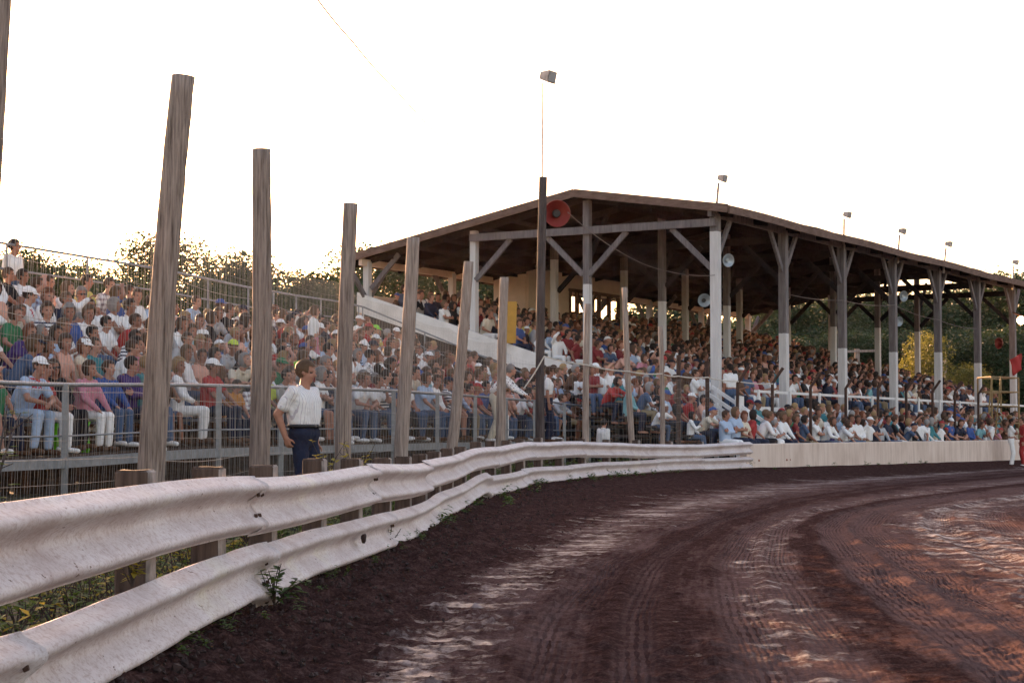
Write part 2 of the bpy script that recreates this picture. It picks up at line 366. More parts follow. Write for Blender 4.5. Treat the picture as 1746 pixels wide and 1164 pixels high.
c = t.mix(t.math('MULTIPLY', wet, .9), c, t.mix(t.noise(pos, 12, 5, .65), (.17, .115, .105), (.50, .385, .36)))
t.set(c, t.mix(wet, g3(.95), g3(.46))); t.b.inputs['Specular IOR Level'].default_value = .3
t.l(t.math('ADD', t.math('MULTIPLY', wet, .30), .0), t.b.inputs['Specular IOR Level'])
hb = t.math('ADD', t.math('MULTIPLY', t.noise(pos, 14, 8, .72), 1.0), t.math('MULTIPLY', nd2, .4))
strp = t.math('MULTIPLY', t.math('SINE', t.math('ADD', t.math('MULTIPLY', sp.outputs[0], 200.0), t.math('MULTIPLY', t.noise(uvs(1, .6), 1, 2), 9.0))), t.math('MULTIPLY', ra.outputs['Fac'], t.ramp(t.noise(uvs(2.2, .35), 1, 3), [(.42, g3(0)), (.62, g3(.35))])))
hb = t.math('ADD', t.math('ADD', hb, t.math('MULTIPLY', t.noise(pos, 60, 5, .7), .55)), strp)
hb = t.math('SUBTRACT', hb, t.math('MULTIPLY', tr_, .35))
hb = t.math('MULTIPLY', hb, t.math('SUBTRACT', 1.0, t.math('MULTIPLY', wet, .45)))
t.bump(hb, .85, .04); M['track'] = t.m
struct(link('dirt_track', me, M['track']))

# bank behind the rail (trodden earth and weeds up to and under the bleachers)
us2 = -np.array([.14, .3, .5, .8, 1.2, 1.7, 2.3, 3, 4, 5, 7, 9, 12, 16, 22, 30]); us2 = us2[::-1]
ys2 = ys[::3]; Y2, U2 = np.meshgrid(ys2, us2, indexing='ij'); X2 = fR(Y2) + U2
Z2 = berm(Y2)*1.0 + np.clip(-U2-.3, 0, 3)/3*(.27 - berm(Y2)) + fbm(X2*2, Y2*2, 3, 4)*.05*np.clip(-U2*2-.2, 0, 1)
z0 = Z[::3, 0]; Z2[:, -1] = z0
me = grid_mesh('earth_bank', X2, Y2, Z2, U2, Y2)
t = NT('bank'); v = t.coord(); n = t.noise(v, 2.5, 7, .65)
t.set(t.ramp(n, [(.32, (.022, .020, .012)), (.5, (.05, .042, .022)), (.66, (.06, .075, .028))]), .95); t.bump(t.noise(v, 16, 6, .7), .8, .04); M['bank'] = t.m
struct(link('earth_bank', me, M['bank']))
# wide ground to the horizon and a low wooded rise behind the stand
g = MB(); g.add([(-420,-40,-.12),(420,-40,-.12),(420,700,-.12),(-420,700,-.12)], [(0,1,2,3)])
t = NT('ground'); v = t.coord(); n = t.noise(v, .25, 7, .6)
t.set(t.ramp(n, [(.35, (.05, .06, .022)), (.65, (.10, .095, .04))]), .95); M['ground'] = t.m
struct(obj('ground', g, M['ground']))
hx = np.linspace(-120, 160, 60); hy = np.linspace(84, 260, 50); HY, HX = np.meshgrid(hy, hx, indexing='ij')
HZ = -.3 + np.clip((HY + .35*HX - 92)/40, 0, 1)*3.0 + fbm(HX*.06, HY*.06, 4, 3)*1.5*np.clip((HY-90)/20, 0, 1)
t = NT('hill'); v = t.coord(); n = t.noise(v, .6, 7, .65)
t.set(t.ramp(n, [(.35, (.035, .042, .016)), (.65, (.10, .075, .035))]), .95); t.bump(n, .6, .3); M['hill'] = t.m
struct(link('hill', grid_mesh('hill', HX, HY, HZ, HX, HY), M['hill']))

# clods of dirt along the foot of the rail: uncountable, one object
m = MB(); rs = random.Random(4)
for i in range(2600):
    y = 4.5 + 30*rs.random()**1.7; u = abs(rs.gauss(.05, .42)) - .02
    if u > 1.6: continue
    x = float(fR(y) + (fA(y)-fR(y))*u/1.45); s = rs.uniform(.006, .017)*(1.8 if rs.random() < .06 else 1)
    zz = float(berm(y))*max(0, 1-u/.95)**1.3 + .025*max(0, 1.2-u)
    base = [Vector((1,0,0)),Vector((-1,0,0)),Vector((0,1,0)),Vector((0,-1,0)),Vector((0,0,1)),Vector((0,0,-1))]
    q = Quaternion((rs.random(), rs.random(), rs.random(), rs.random())); q.normalize()
    m.add([Vector((x, y, zz)) + (q @ (b*s*rs.uniform(.6, 1.3))) for b in base], [(0,2,4),(2,1,4),(1,3,4),(3,0,4),(2,0,5),(1,2,5),(3,1,5),(0,3,5)])
o = obj('dirt_clods', m, M['clod'], smooth=False); struct(o, 'stuff')

# ------------------------------------------------------------------ guard rail: two W beams on wooden blocks
zt = [(0,.82),(6.4,.82),(8.3,.813),(9.7,.806),(11.5,.79),(14,.795),(17,.785),(19.5,.775),(22,.80),(25,.86),(28,.905),(32,.935),(35,.955),(37,.945),(39.5,.935),(41.5,.875),(43,.87),(45,.89),(47,.91)]
zb = [(0,.40),(6.4,.405),(9.5,.418),(10.2,.43),(12,.44),(16,.39),(19,.385),(21,.41),(24,.44),(26.3,.515),(27.0,.47),(30,.48),(33,.51),(38,.53),(42,.555),(47,.56)]
prof = [(.010,0),(.020,-.012),(.058,-.030),(.082,-.044),(.090,-.058),(.086,-.074),(.066,-.092),(.022,-.122),(.008,-.140),(.002,-.156),(.008,-.172),(.026,-.192),(.066,-.226),(.084,-.242),(.090,-.257),(.083,-.272),(.058,-.287),(.020,-.302),(.010,-.312)]
railY = [3.2]
while railY[-1] < 47: railY.append(railY[-1] + .12 + railY[-1]*.006)
def beam_panel(y0, y1, ztab, flare, seed, bend=None):
    m = MB(); rr = random.Random(seed); n = max(12, int((y1-y0)/.14)); K = len(prof)
    dz0, dz1 = rr.uniform(-.012, .012), rr.uniform(-.012, .012)
    for i in range(n+1):
        f = i/n; y = y0 + (y1-y0)*f; x = float(fR(y)); dx = float(fR(y+.2)-fR(y-.2)); d = Vector((dx, .4, 0)).normalized(); nrm = Vector((d.y, -d.x, 0))
        z = interp(ztab, y) + dz0*(1-f) + dz1*f + .010*math.sin(y*.9+seed) ; out = flare*max(0, (f-.88)/.12)**1.5 + .008*math.sin(y*1.3+seed*2)
        for k, (q, dz) in enumerate(prof):
            dent = .012*(vnoise(np.array(y*1.6), np.array(k*.25), seed)-.5) + .007*(vnoise(np.array(y*5), np.array(k*.6), seed+1)-.5)
            s = 1.0 + (.22*max(0, (f-.93)/.07) if flare > .02 else 0)
            m.v.append(tuple(Vector((x, y, z + dz*s*(.99)+.01*(s-1))) + nrm*(q*1.05 + out + float(dent))))
    for i in range(n):
        for k in range(K-1):
            a = i*K+k; m.f.append((a, a+1, a+K+1, a+K)); m.m.append(0)
    # thickness: inner skin
    off = len(m.v); vs = list(m.v)
    for i in range(n+1):
        for k in range(K):
            p = vs[i*K+k]; y = p[1]; dx = float(fR(y+.2)-fR(y-.2)); d = Vector((dx, .4, 0)).normalized()
            m.v.append((p[0]-d.y*.006, p[1]+d.x*.006, p[2]))
    for i in range(n):
        for k in range(K-1):
            a = off+i*K+k; m.f.append((a+K, a+K+1, a+1, a)); m.m.append(0)
        for k in (0, K-1):
            a = i*K+k; m.f.append((a, a+K, a+K+off, a+off)); m.m.append(0)
    for i in (0, n):
        for k in range(K-1):
            a = i*K+k; m.f.append((a, a+off, a+1+off, a+1)); m.m.append(0)
    return m
rail = thing('guardrail', 'long white double guardrail of dented steel beams curving along the dirt track', 'guardrail', (-1.56, 5.7, 0))
tj = [3.2, 10.0, 14.2, 18.6, 23, 27.5, 32, 36.5, 41.2, 44.2, 47.1]; bj = [3.2, 5.8, 10.25, 15.2, 20.6, 26.4, 31, 35.5, 38.5, 41.8, 44.6, 47.1]
for i in range(len(tj)-1): put(obj('beam', beam_panel(tj[i]-.05, tj[i+1]+.08, zt, .015, 50+i), M['rail_paint'], smooth=True), rail)
for i in range(len(bj)-1): put(obj('beam', beam_panel(bj[i]-.05, bj[i+1]+.08, zb, .045 if i == 1 else .03 if i in (0, 4) else .012, 80+i), M['rail_paint'], smooth=True), rail)
for y_, ztab in ((10.08, zt), (14.28, zt), (5.9, zb), (10.33, zb), (15.28, zb)):
    for dy in (-.16, -.05):
        for q_, dz in ((.062, -.100), (.050, -.210)):
            y0_ = y_ + dy; p_ = Vector((float(fR(y0_)) + q_ + .012, y0_, interp(ztab, y0_) + dz)); m = MB(); m.tube([p_, p_ + Vector((.016, 0, .004))], [.013, .009], 7)
            put(obj('bolt', m, M['rust']), rail)
mat_plain('block_white', (.27, .225, .205), .9, 0, .55, 9)
y = 7.95; pr = random.Random(3)
while y < 46.6:
    m = MB(); x = float(fR(y)); dx = float(fR(y+.2)-fR(y-.2)); d = Vector((dx, .4, 0)).normalized(); nrm = Vector((d.y, -d.x, 0))
    h = interp(zt, y) + pr.uniform(.045, .09); wd = .15
    ctr = Vector((x, y, h/2)) - nrm*(wd/2+.012)
    m.box(ctr, (.14, wd, h), (d, nrm, Vector((0,0,1))))
    bm = bmesh.new(); me = m.mesh('post'); bm.from_mesh(me); bmesh.ops.bevel(bm, geom=bm.edges[:], offset=.012, segments=1, affect='EDGES')
    bmesh.ops.recalc_face_normals(bm, faces=bm.faces[:])
    bmesh.ops.subdivide_edges(bm, edges=bm.edges[:], cuts=2)
    for v_ in bm.verts: v_.co += Vector((pr.uniform(-1,1), pr.uniform(-1,1), pr.uniform(-1,1)*.6))*.005
    # face that looks towards the track is whitewashed like the rail
    bm.normal_update()
    for f_ in bm.faces:
        if f_.normal.dot(nrm) > .6: f_.material_index = 1
    bm.to_mesh(me); bm.free(); o = link('post', me, [M['block_wood'], M['block_white']]); put(o, rail)
    y += 1.55 + pr.uniform(-.1, .1) + (y-7)*.012
m = MB()
for sx, yy, zz in ((628, 15.2, 0),):
    p = pt(628, 917, 13.6); bm = bmesh.new(); bmesh.ops.create_icosphere(bm, subdivisions=2, radius=.04)
    x = float(fR(13.6))
    for v_ in bm.verts: v_.co = Vector((v_.co.x*.5, v_.co.y*1.6, v_.co.z*.9))*(1+pr.uniform(-.3,.3)) + Vector((x+.075, 13.6, 1-(917-748)*13.6/F))
    me = bpy.data.meshes.new('torn_spot'); bm.to_mesh(me); bm.free(); put(link('torn_spot', me, M['clod']), rail)  # dark lump added to stand in for a torn hole in the beam

# pale wall in front of the grandstand
wp = [(5.86, 47.0), (9.2, 52.8), (12.3, 58.2), (15.3, 63.4), (18.1, 68.3), (23.5, 77.5)]
wall = MB()
WH = [(0,.875),(6,.90),(25,.965),(40,.98)]
s_ = 0; rowsv = []
for i, (x, y) in enumerate(wp):
    if i: s_ += math.dist(wp[i], wp[i-1])
    j = min(i, len(wp)-2); d = Vector((wp[j+1][0]-wp[j][0], wp[j+1][1]-wp[j][1], 0)).normalized(); nn = Vector((d.y, -d.x, 0)); h = interp(WH, s_)
    P = Vector((x, y, 0)); rowsv.append([P+nn*.02+Vector((0,0,-.1)), P+nn*.0+Vector((0,0,h-.02)), P-nn*.02+Vector((0,0,h)), P-nn*.2+Vector((0,0,h)), P-nn*.22+Vector((0,0,-.1))])
for rv in rowsv: wall.v += [tuple(p) for p in rv]
for i in range(len(rowsv)-1):
    for k_ in range(4): a = i*5+k_; wall.f.append((a, a+1, a+6, a+5)); wall.m.append(0)
wall.f.append((4,3,2,1,0)); wall.m.append(0); nlast = (len(rowsv)-1)*5; wall.f.append(tuple(nlast+k_ for k_ in range(5))); wall.m.append(0)
ow = obj('track_wall', wall, M['wall_paint']); tag(ow, 'low pale pink concrete wall between the dirt track and the grandstand crowd', 'wall')

# ------------------------------------------------------------------ tall wooden posts of the catch fence
posts = [  # base px,py / top px,py at depth, diameter, material, label
    (-68, 830, -4, -70, 13.6, .25, 'post_wood', 'thick brown wooden post leaning in at the left edge of the photo'),
    (254, 830, 313, 130, 17.4, .245, 'post_wood', 'tallest-looking thick brown wooden post leaning right, bark-less and cracked, near the left'),
    (441, 815, 447, 255, 21.8, .24, 'post_wood', 'straight upright brown wooden post to the left of the standing man in white shirt'),
    (584, 790, 598, 347, 26.7, .225, 'post_wood', 'brown wooden post just right of the standing man, with a sunlit stripe'),
    (685, 785, 703, 405, 31.4, .235, 'post_tan', 'pale greyish wooden post leaning right, in front of the left roof corner'),
    (771, 765, 799, 446, 35.5, .21, 'post_tan', 'pale wooden post leaning most, beside the left white roof post'),
    (852, 765, 861, 473, 39, .20, 'post_tan', 'thin wooden post left of the tall dark floodlight pole'),
    (920, 760, 926, 302, 41.5, .20, 'post_dark', 'tall dark wooden pole carrying the red horn and a floodlight mast'),
    (998, 755, 1003, 518, 42.2, .15, 'post_tan', 'slim tan fence post right of the dark pole'),
    (1077, 755, 1065, 490, 43.0, .14, 'post_tan', 'slim tan fence post leaning left, under the announcer booth'),
    (1129, 755, 1127, 556, 44, .115, 'post_tan', 'short slim tan fence post left of the white stairs'),
]
fence_line = []
for bx, by, tx, ty, Y, dia, mk, lab in posts:
    b = pt(bx, by, Y); tp = pt(tx, ty, Y); d = (tp-b)/max(.1, tp.z-b.z); b = b - d*(b.z-.1)
    fence_line.append((b.copy(), d.copy(), tp.z))
    m = MB(); n = 26; pts_ = []; rr = []
    ph = rnd.random()*6
    for i in range(n+1):
        f = i/n; z = b.z - .1 + (tp.z-b.z+.1)*f
        p = b + d*(z-b.z) + Vector((math.sin(f*4+ph)*.018, math.cos(f*3+ph)*.015, 0)); pts_.append(p); rr.append(dia/2*(1.04-.14*f))
    m.tube(pts_, rr, 22, jit=.075)
    tag(obj('fence_post' if mk != 'post_dark' else 'light_pole', m, M[mk], smooth=False), lab, 'pole' if mk == 'post_dark' else 'post', 'wooden posts of the catch fence')
# smooth-shade the posts
for o in C.objects:
    if o.name.startswith(('fence_post', 'light_pole')):
        o.data.polygons.foreach_set('use_smooth', [len(p.vertices) == 4 for p in o.data.polygons])

# wire mesh strung on the posts, facing the seats
m = MB(); WT = []
fx = [(p[0].x, p[0].y, p[1]) for p in fence_line]; last = fx[-1]
path = [(x+.0, y, d) for x, y, d in fx] + [(4.3, 46.0, Vector((0,0,1))), (5.2, 47.2, Vector((0,0,1)))]
ztop_m = [(0,3.3),(30,3.35),(39,3.1),(42,2.75),(48,2.5)]; zbot = .33
for (x0, y0, d0), (x1, y1, d1) in zip(path, path[1:]):
    L = math.hypot(x1-x0, y1-y0); n = int(L/(.062 if y0 < 38 else .10)); off = Vector((-.13, .02, 0))
    for i in range(n):
        f = i/n; x = x0+(x1-x0)*f; y = y0+(y1-y0)*f; d = d0*(1-f)+d1*f; d = Vector((d.x*.5, d.y, 1)); zt_ = interp(ztop_m, y) - .10*math.sin(f*math.pi)
        p = Vector((x, y, 0)) + off; w_ = .01*math.sin(i*1.7)
        zs = [zbot, zbot+.9, zbot+1.9, zt_]
        m.tube([p + d*(z-.1) + Vector((w_*(k==1)-w_*(k==2), 0, 0)) for k, z in enumerate(zs)], .0018 if y < 38 else .0020, 3, False)
    zz = zbot
    while zz < 3.3:
        pp = []
        for i in range(9):
            f = i/8; d = d0*(1-f)+d1*f; d = Vector((d.x*.5, d.y, 1)); y = y0+(y1-y0)*f
            if zz > interp(ztop_m, y): continue
            pp.append(Vector((x0+(x1-x0)*f, y, 0)) + off + d*(zz-.1) + Vector((0, 0, -.035*math.sin(f*math.pi)*(1+math.sin(zz*7+x0*5)))))
        if len(pp) > 1: m.tube(pp, .0015 if abs((zz-zbot)/.6 - round((zz-zbot)/.6)) > .1 else .0030, 3, False)
        zz += .2
tag(obj('wire_mesh_fence', m, M['wire']), 'fine wire mesh catch fence strung between wooden posts in front of the bleachers', 'fence')

# bent steel fence posts along the wall
bent = [(1157,755,1157,605,0,46.3),(1206,752,1206,618,0,47.8),(1255,748,1258,653,19,49.0),(1316,750,1317,654,18,51.5),(1382,750,1382,660,17,54.2),(1442,748,1442,662,13,57),(1497,748,1497,662,14,59.5),(1546,748,1545,666,14,62),(1590,748,1590,668,13,64.2),(1628,746,1628,668,12,66.2),(1668,745,1668,672,10,68.4)]
blab = ['straight rusty steel fence post tallest and furthest left of its row', 'straight dark rusty fence post beside the white stairs', 'rusty fence post with bent top in front of the man on the stair landing',
 'bent-top rusty post in front of the second white roof post', 'thin bent-top fence post halfway between the second and third roof posts', 'bent-top steel post before the third front roof post', 'bent-top steel post between third and fourth front roof posts',
 'bent-top steel post just right of the fourth front roof post', 'bent-top steel post before the fifth front roof post', 'bent-top steel post between fifth and sixth front roof posts', 'bent-top steel post nearest the yellow scaffold stand']
for (bx, by, tx, ty, bend, Y), lab in zip(bent, blab):
    b = pt(bx, by, Y); tp = pt(tx, ty, Y); m = MB(); b.z = .1
    pts_ = [b, tp]
    if bend: pts_.append(pt(tx+bend, ty-bend*1.5, Y))
    m.tube(pts_, .045 if bend else .055, 8); tag(obj('steel_fence_post', m, M['rust']), lab, 'post', 'steel fence posts along the track wall')

# ropes and cables
def cable(name, pts_, r, mk, lab, sag=0):
    m = MB(); out = []
    for a, b in zip(pts_, pts_[1:]):
        n = 14
        for i in range(n + (b is pts_[-1])): f = i/n; out.append(a*(1-f)+b*f - Vector((0,0,sag*4*f*(1-f))))
    m.tube(out, r, 5); return tag(obj(name, m, M[mk]), lab, 'cable' if name != 'rope' else 'rope')
cable('rope', [pt(893, 662, 41.2), pt(928, 607, 41.3), pt(1001, 622, 42.0), pt(1072, 633, 42.8), pt(1128, 637, 43.9), pt(1157, 641, 46.2), pt(1206, 643, 47.7), pt(1258, 650, 48.9), pt(1318, 654, 51.4)], .016, 'rope', 'pale rope strung from the dark pole along the slim fence posts', .03)
cable('power_cable', [pt(968, 362, 41.6), pt(1062, 432, 47), pt(1137, 462, 51), pt(1219, 469, 53.2)], .011, 'cable', 'pale cable sagging from the red horn to the first front roof post', .06)
cable('power_cable', [pt(925, 330, 41.5), pt(852, 307, 36), pt(760, 243, 28), pt(665, 143, 21), pt(600, 70, 18), pt(520, -30, 15)], .0075, 'black_cable', 'thin twisted wire crossing the empty sky down to the dark pole', .02)
cable('power_cable', [pt(1331, 498, 57.5), pt(1437, 512, 61.5), pt(1525, 520, 66), pt(1600, 545, 70), pt(1665, 560, 74)], .011, 'cable', 'thin pale wire strung along the front roof posts', .08)
# ------------------------------------------------------------------ open bleachers
FP = [(-9.2,9.5),(-7.6,16.5),(-7.0,19),(-5.85,24),(-4.65,27.6),(-3.7,30.4),(-2.3,34.2),(-1.05,38.2),(.3,43.5),(1.4,47.5),(2.87,51)]
BP = [(-13.6,10.6),(-12,18.2),(-11.3,20.6),(-10.2,25.5),(-9.0,29.2),(-8.05,32),(-6.7,35.9),(-5.75,39.9),(-5.2,45.2),(-4.6,49.2),(-4.2,52.7)]
SL = [0]
for a, b in zip(FP, FP[1:]): SL.append(SL[-1] + math.dist(a, b))
BL = SL[-1]
def ble(s, fr):
    f = Vector((np.interp(s, SL, [p[0] for p in FP]), np.interp(s, SL, [p[1] for p in FP]), 0)); b = Vector((np.interp(s, SL, [p[0] for p in BP]), np.interp(s, SL, [p[1] for p in BP]), 0))
    return f + (b-f)*fr
def ble_face(s): d = ble(s, 0) - ble(s, 1); return math.atan2(d.y, d.x)
def base_z(s): return float(np.interp(ble(s,0).y, [16, 24, 27.6, 30.4, 38], [.70, .75, .85, .88, .93]))
def rail_z(s): return float(np.interp(ble(s,0).y, [16, 24, 27.6, 30.4, 34, 46, 51], [1.62, 1.69, 1.79, 1.83, 1.88, 1.9, 1.80]))
def back_z(s): return float(np.interp(ble(s,1).y, [18, 40, 49.5, 53], [4.2, 4.25, 4.62, 4.72]))
NROW = 7
def row_fr(k, s=0):
    a = float(np.interp(s, [0, BL*.65, BL], [.17, .16, .075])); return a + k*((.97-a)/(NROW-1))
def foot_z(s, k):
    a = base_z(s) + .02; b = back_z(s) - 1.72; return a + (b-a)*k/(NROW-1)
bl = thing('bleachers', 'open grey bleachers with seven rows of crowded seats left of the roofed grandstand', 'bleachers', (FP[0][0], FP[0][1], 0))
ss = list(np.linspace(0, BL, 46))
def ribbon(fr_off, zf, wd, th):
    m = MB(); ps = []
    for s in ss:
        c = ble(s, fr_off(s)); d = (ble(min(s+.3, BL), fr_off(s)) - ble(max(s-.3, 0), fr_off(s))).normalized(); nn = Vector((-d.y, d.x, 0)); ps.append((c + Vector((0,0,zf(s))), nn))
    for c, nn in ps: m.v += [tuple(c - nn*wd/2), tuple(c - nn*wd/2 - Vector((0,0,th))), tuple(c + nn*wd/2 - Vector((0,0,th))), tuple(c + nn*wd/2)]
    for i in range(len(ps)-1):
        for k in range(4): a = i*4+k; b = i*4+(k+1) % 4; m.f.append((a, a+4, b+4, b)); m.m.append(0)
    m.f.append((0,1,2,3)); m.m.append(0); e = (len(ps)-1)*4; m.f.append((e+3,e+2,e+1,e)); m.m.append(0); return m
for k in range(NROW):
    put(obj('seat_board', ribbon(lambda s, k=k: row_fr(k, s), lambda s, k=k: foot_z(s, k)+.43, .27, .045), M['seat_board']), bl)
    put(obj('foot_board', ribbon(lambda s, k=k: row_fr(k, s)-.075, lambda s, k=k: foot_z(s, k), .30, .045), M['plank']), bl)
put(obj('front_beam', ribbon(lambda s: .0, lambda s: base_z(s)-.0, .12, .13), M['pipe']), bl)
put(obj('walkway', ribbon(lambda s: .075, lambda s: base_z(s)-.035, .58, .05), M['plank']), bl)
m = MB()
for s in np.arange(.2, BL, 2.1):
    p0 = ble(s, .01)
    for fr in (.01, .3, .6, .97):
        p = ble(s, fr); ztop = foot_z(s, (fr-.17)/.8*(NROW-1)) - .05 if fr > .1 else base_z(s)-.1
        m.beam(p + Vector((0,0,-.05)), p + Vector((0,0,ztop)), .07, .07)
    m.beam(ble(s, .02) + Vector((0,0,base_z(s)-.12)), ble(s, .97) + Vector((0,0,foot_z(s, NROW-1)-.08)), .06, .10)
    m.beam(ble(s, .3) + Vector((0,0,.1)), ble(s, .6) + Vector((0,0,foot_z(s, 3)-.15)), .04, .05)
put(obj('frame', m, M['plank']), bl)
# loose board skirt under the first seats
m = MB(); s = .3; q = random.Random(8)
while s < BL-.3:
    if q.random() < .95:
        p = ble(s, .20); m.beam(p + Vector((0,0,.05)), p + Vector((q.uniform(-.03,.03), 0, foot_z(s,0)+.36+q.uniform(-.1,0))), .018, .12, (1,0,0))
    s += .16
put(obj('skirt', m, M['plank']), bl)
m = MB(); s = .3  # unseen boards added at the back to keep low sun off the bank
while s < BL-.3:
    if q.random() < .86: p = ble(s, .93); m.beam(p + Vector((0,0,.05)), p + Vector((0,0,foot_z(s,5)-.1-q.random()*.5)), .018, .17, (1,0,0))
    s += .2
put(obj('sun_block_boards', m, M['plank']), bl)
# front pipe railing
fr_ = thing('pipe_railing', 'galvanized pipe railing along the foot of the bleachers', 'railing', (FP[1][0], FP[1][1], 0))
m = MB(); m.tube([ble(s, 0) + Vector((0,0,rail_z(s))) for s in np.linspace(.5, BL, 50)], .028, 8); put(obj('top_rail', m, M['galv'], smooth=True), fr_)
m = MB(); m.tube([ble(s, 0) + Vector((0,0,base_z(s)+.28)) for s in np.linspace(.5, BL, 50)], .014, 6); put(obj('lower_rail', m, M['galv'], smooth=True), fr_)
s = 1.9
for px in (-40, 107, 371, 477, 570, 668, 744, 808, 861, 909, 960, 1003, 1050):
    best = min(np.arange(0, BL, .05), key=lambda s: abs(proj(ble(s, 0) + Vector((0,0,1.3)))[0]-px)); p = ble(best, 0) + Vector((.03, -.03, 0))
    m = MB(); m.box(p + Vector((0,0,(rail_z(best)+.1)/2)), (.075, .075, rail_z(best)-.1)); put(obj('post', m, M['galv']), fr_)
# thin pipe rail behind the top row and down the open end
br = thing('back_railing', 'thin pipe railing behind the top row of the bleachers against the sky', 'railing', (BP[1][0], BP[1][1], 0))
for dz in (0, -.42):
    m = MB(); pts_ = [ble(s, 1) + Vector((0,0,back_z(s)+dz)) for s in np.linspace(0, BL, 40)]
    pts_ += [ble(BL+.0, f) + Vector((0,0, back_z(BL)+dz + (1.72-back_z(BL))*(1-f))) for f in np.linspace(.93, .0, 12)]
    m.tube(pts_, .024 if dz == 0 else .018, 6); put(obj('top_rail' if dz == 0 else 'lower_rail', m, M['pipe'], smooth=True), br)
for s in list(np.arange(1, BL, 2.45)) + [BL]:
    m = MB(); p = ble(s, 1); m.tube([p + Vector((0,0,foot_z(s,6)-.2)), p + Vector((0,0,back_z(s)))], .022, 6); put(obj('post', m, M['pipe']), br)
for f in (.75, .5, .25, .03):
    m = MB(); p = ble(BL, f); zz = back_z(BL) + (1.72-back_z(BL))*(1-f); m.tube([p + Vector((0,0,zz-1.3)), p + Vector((0,0,zz))], .022, 6); put(obj('post', m, M['pipe']), br)

# ------------------------------------------------------------------ grandstand
def G(t, w, z=0): return Vector((5.8+.511*t-.859*w, 53.3+.859*t+.511*w, z))
UT = Vector((.511,.859,0)).normalized(); UW = Vector((-.859,.511,0)).normalized(); UZ = Vector((0,0,1))
def roof_z(w):
    return 7.46 + (8.13-7.46)/4.35*w if w < 4.35 else 8.13 + (6.66-8.13)/(12.15-4.35)*(w-4.35)
def floor_z(w): return 1.5 + .265*w
gs = thing('grandstand', 'large open grandstand with dark gabled roof on white-footed wooden posts', 'grandstand', tuple(G(0,0,0)))
T0, T1 = -.45, 30.4
def roof_slab(lo, hi, nm, mat, t0=T0, t1=T1, w0=-.6, w1=12.75):
    m = MB(); ws = [w0, 4.35, w1]; n = 32
    for i in range(n+1):
        t = t0+(t1-t0)*i/n; sagz = .03*math.sin(i*1.1)
        for w in ws: m.v.append(tuple(G(t, w, roof_z(w)+hi+sagz)))
        for w in ws: m.v.append(tuple(G(t, w, roof_z(w)+lo+sagz)))
    for i in range(n):
        a = i*6; b = a+6
        m.add([], []); m.f += [(a,a+1,b+1,b),(a+1,a+2,b+2,b+1),(a+3,b+3,b+4,a+4),(a+4,b+4,b+5,a+5),(a,b,b+3,a+3),(a+2,a+5,b+5,b+2)]; m.m += [0]*6
    e = n*6; m.f += [(0,3,4,1),(1,4,5,2),(e,e+1,e+4,e+3),(e+1,e+2,e+5,e+4)]; m.m += [0]*4
    return put(obj(nm, m, mat), gs)
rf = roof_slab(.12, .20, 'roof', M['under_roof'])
m = MB()   # fascia boards on the eaves and gable rakes
for t in (T0-.03, T1+.03):
    for wa, wb in ((-.6, 4.35), (4.35, 12.75)): m.beam(G(t, wa, roof_z(wa)+.115), G(t, wb, roof_z(wb)+.115), .055, .24)
n = 24
for w in (-.63, 12.78):
    for i in range(n):
        ta, tb = T0+(T1-T0)*i/n, T0+(T1-T0)*(i+1)/n - .004
        m.beam(G(ta, w, roof_z(w)+.09+.02*math.sin(i*.9)), G(tb, w, roof_z(w)+.09+.02*math.sin((i+1)*.9)), .05, .23)
put(obj('fascia', m, M['roof_edge']), gs)
m = MB()
for t in np.linspace(0, 30, 13):
    for wa, wb in ((-.5, 4.33), (4.37, 12.7)): m.beam(G(t+.12, wa, roof_z(wa)+.0), G(t+.12, wb, roof_z(wb)+.0), .07, .2)
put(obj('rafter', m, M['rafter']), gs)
m = MB()
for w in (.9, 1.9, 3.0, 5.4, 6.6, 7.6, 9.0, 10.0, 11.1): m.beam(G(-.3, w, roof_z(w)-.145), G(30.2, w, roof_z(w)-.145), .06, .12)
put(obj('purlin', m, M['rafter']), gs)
WS = [0, 4.15, 8.1, 12.1]
paint = {0: 4.1, 4.15: 5.4, 8.1: 7.0, 12.1: 7.4}
for ti in range(7):
    t = ti*5.0
    for w in WS:
        if w == 12.1 and False: continue
        zl = 6.9 if (w == 0 and ti == 0) else paint[w] + (.3 if ti in (0, 6) else 0) + .15*math.sin(ti*2+w)
        zb_ = .9 if w == 0 else floor_z(w) - .3
        m = MB(); zt_ = roof_z(w) - .05; m.box((0, 0, (zb_+zt_)/2 - zl), (.24 if w == 0 else .20, .24 if w == 0 else .20, zt_-zb_), (UT, UW, UZ))
        o = obj('post', m, M['stand_post']); o.location = G(t, w, zl); put(o, gs)
def brace(a, b, mk='gray_wood', wd=.09, h=.15):
    m = MB(); m.beam(a, b, wd, h); put(obj('brace', m, M[mk]), gs)
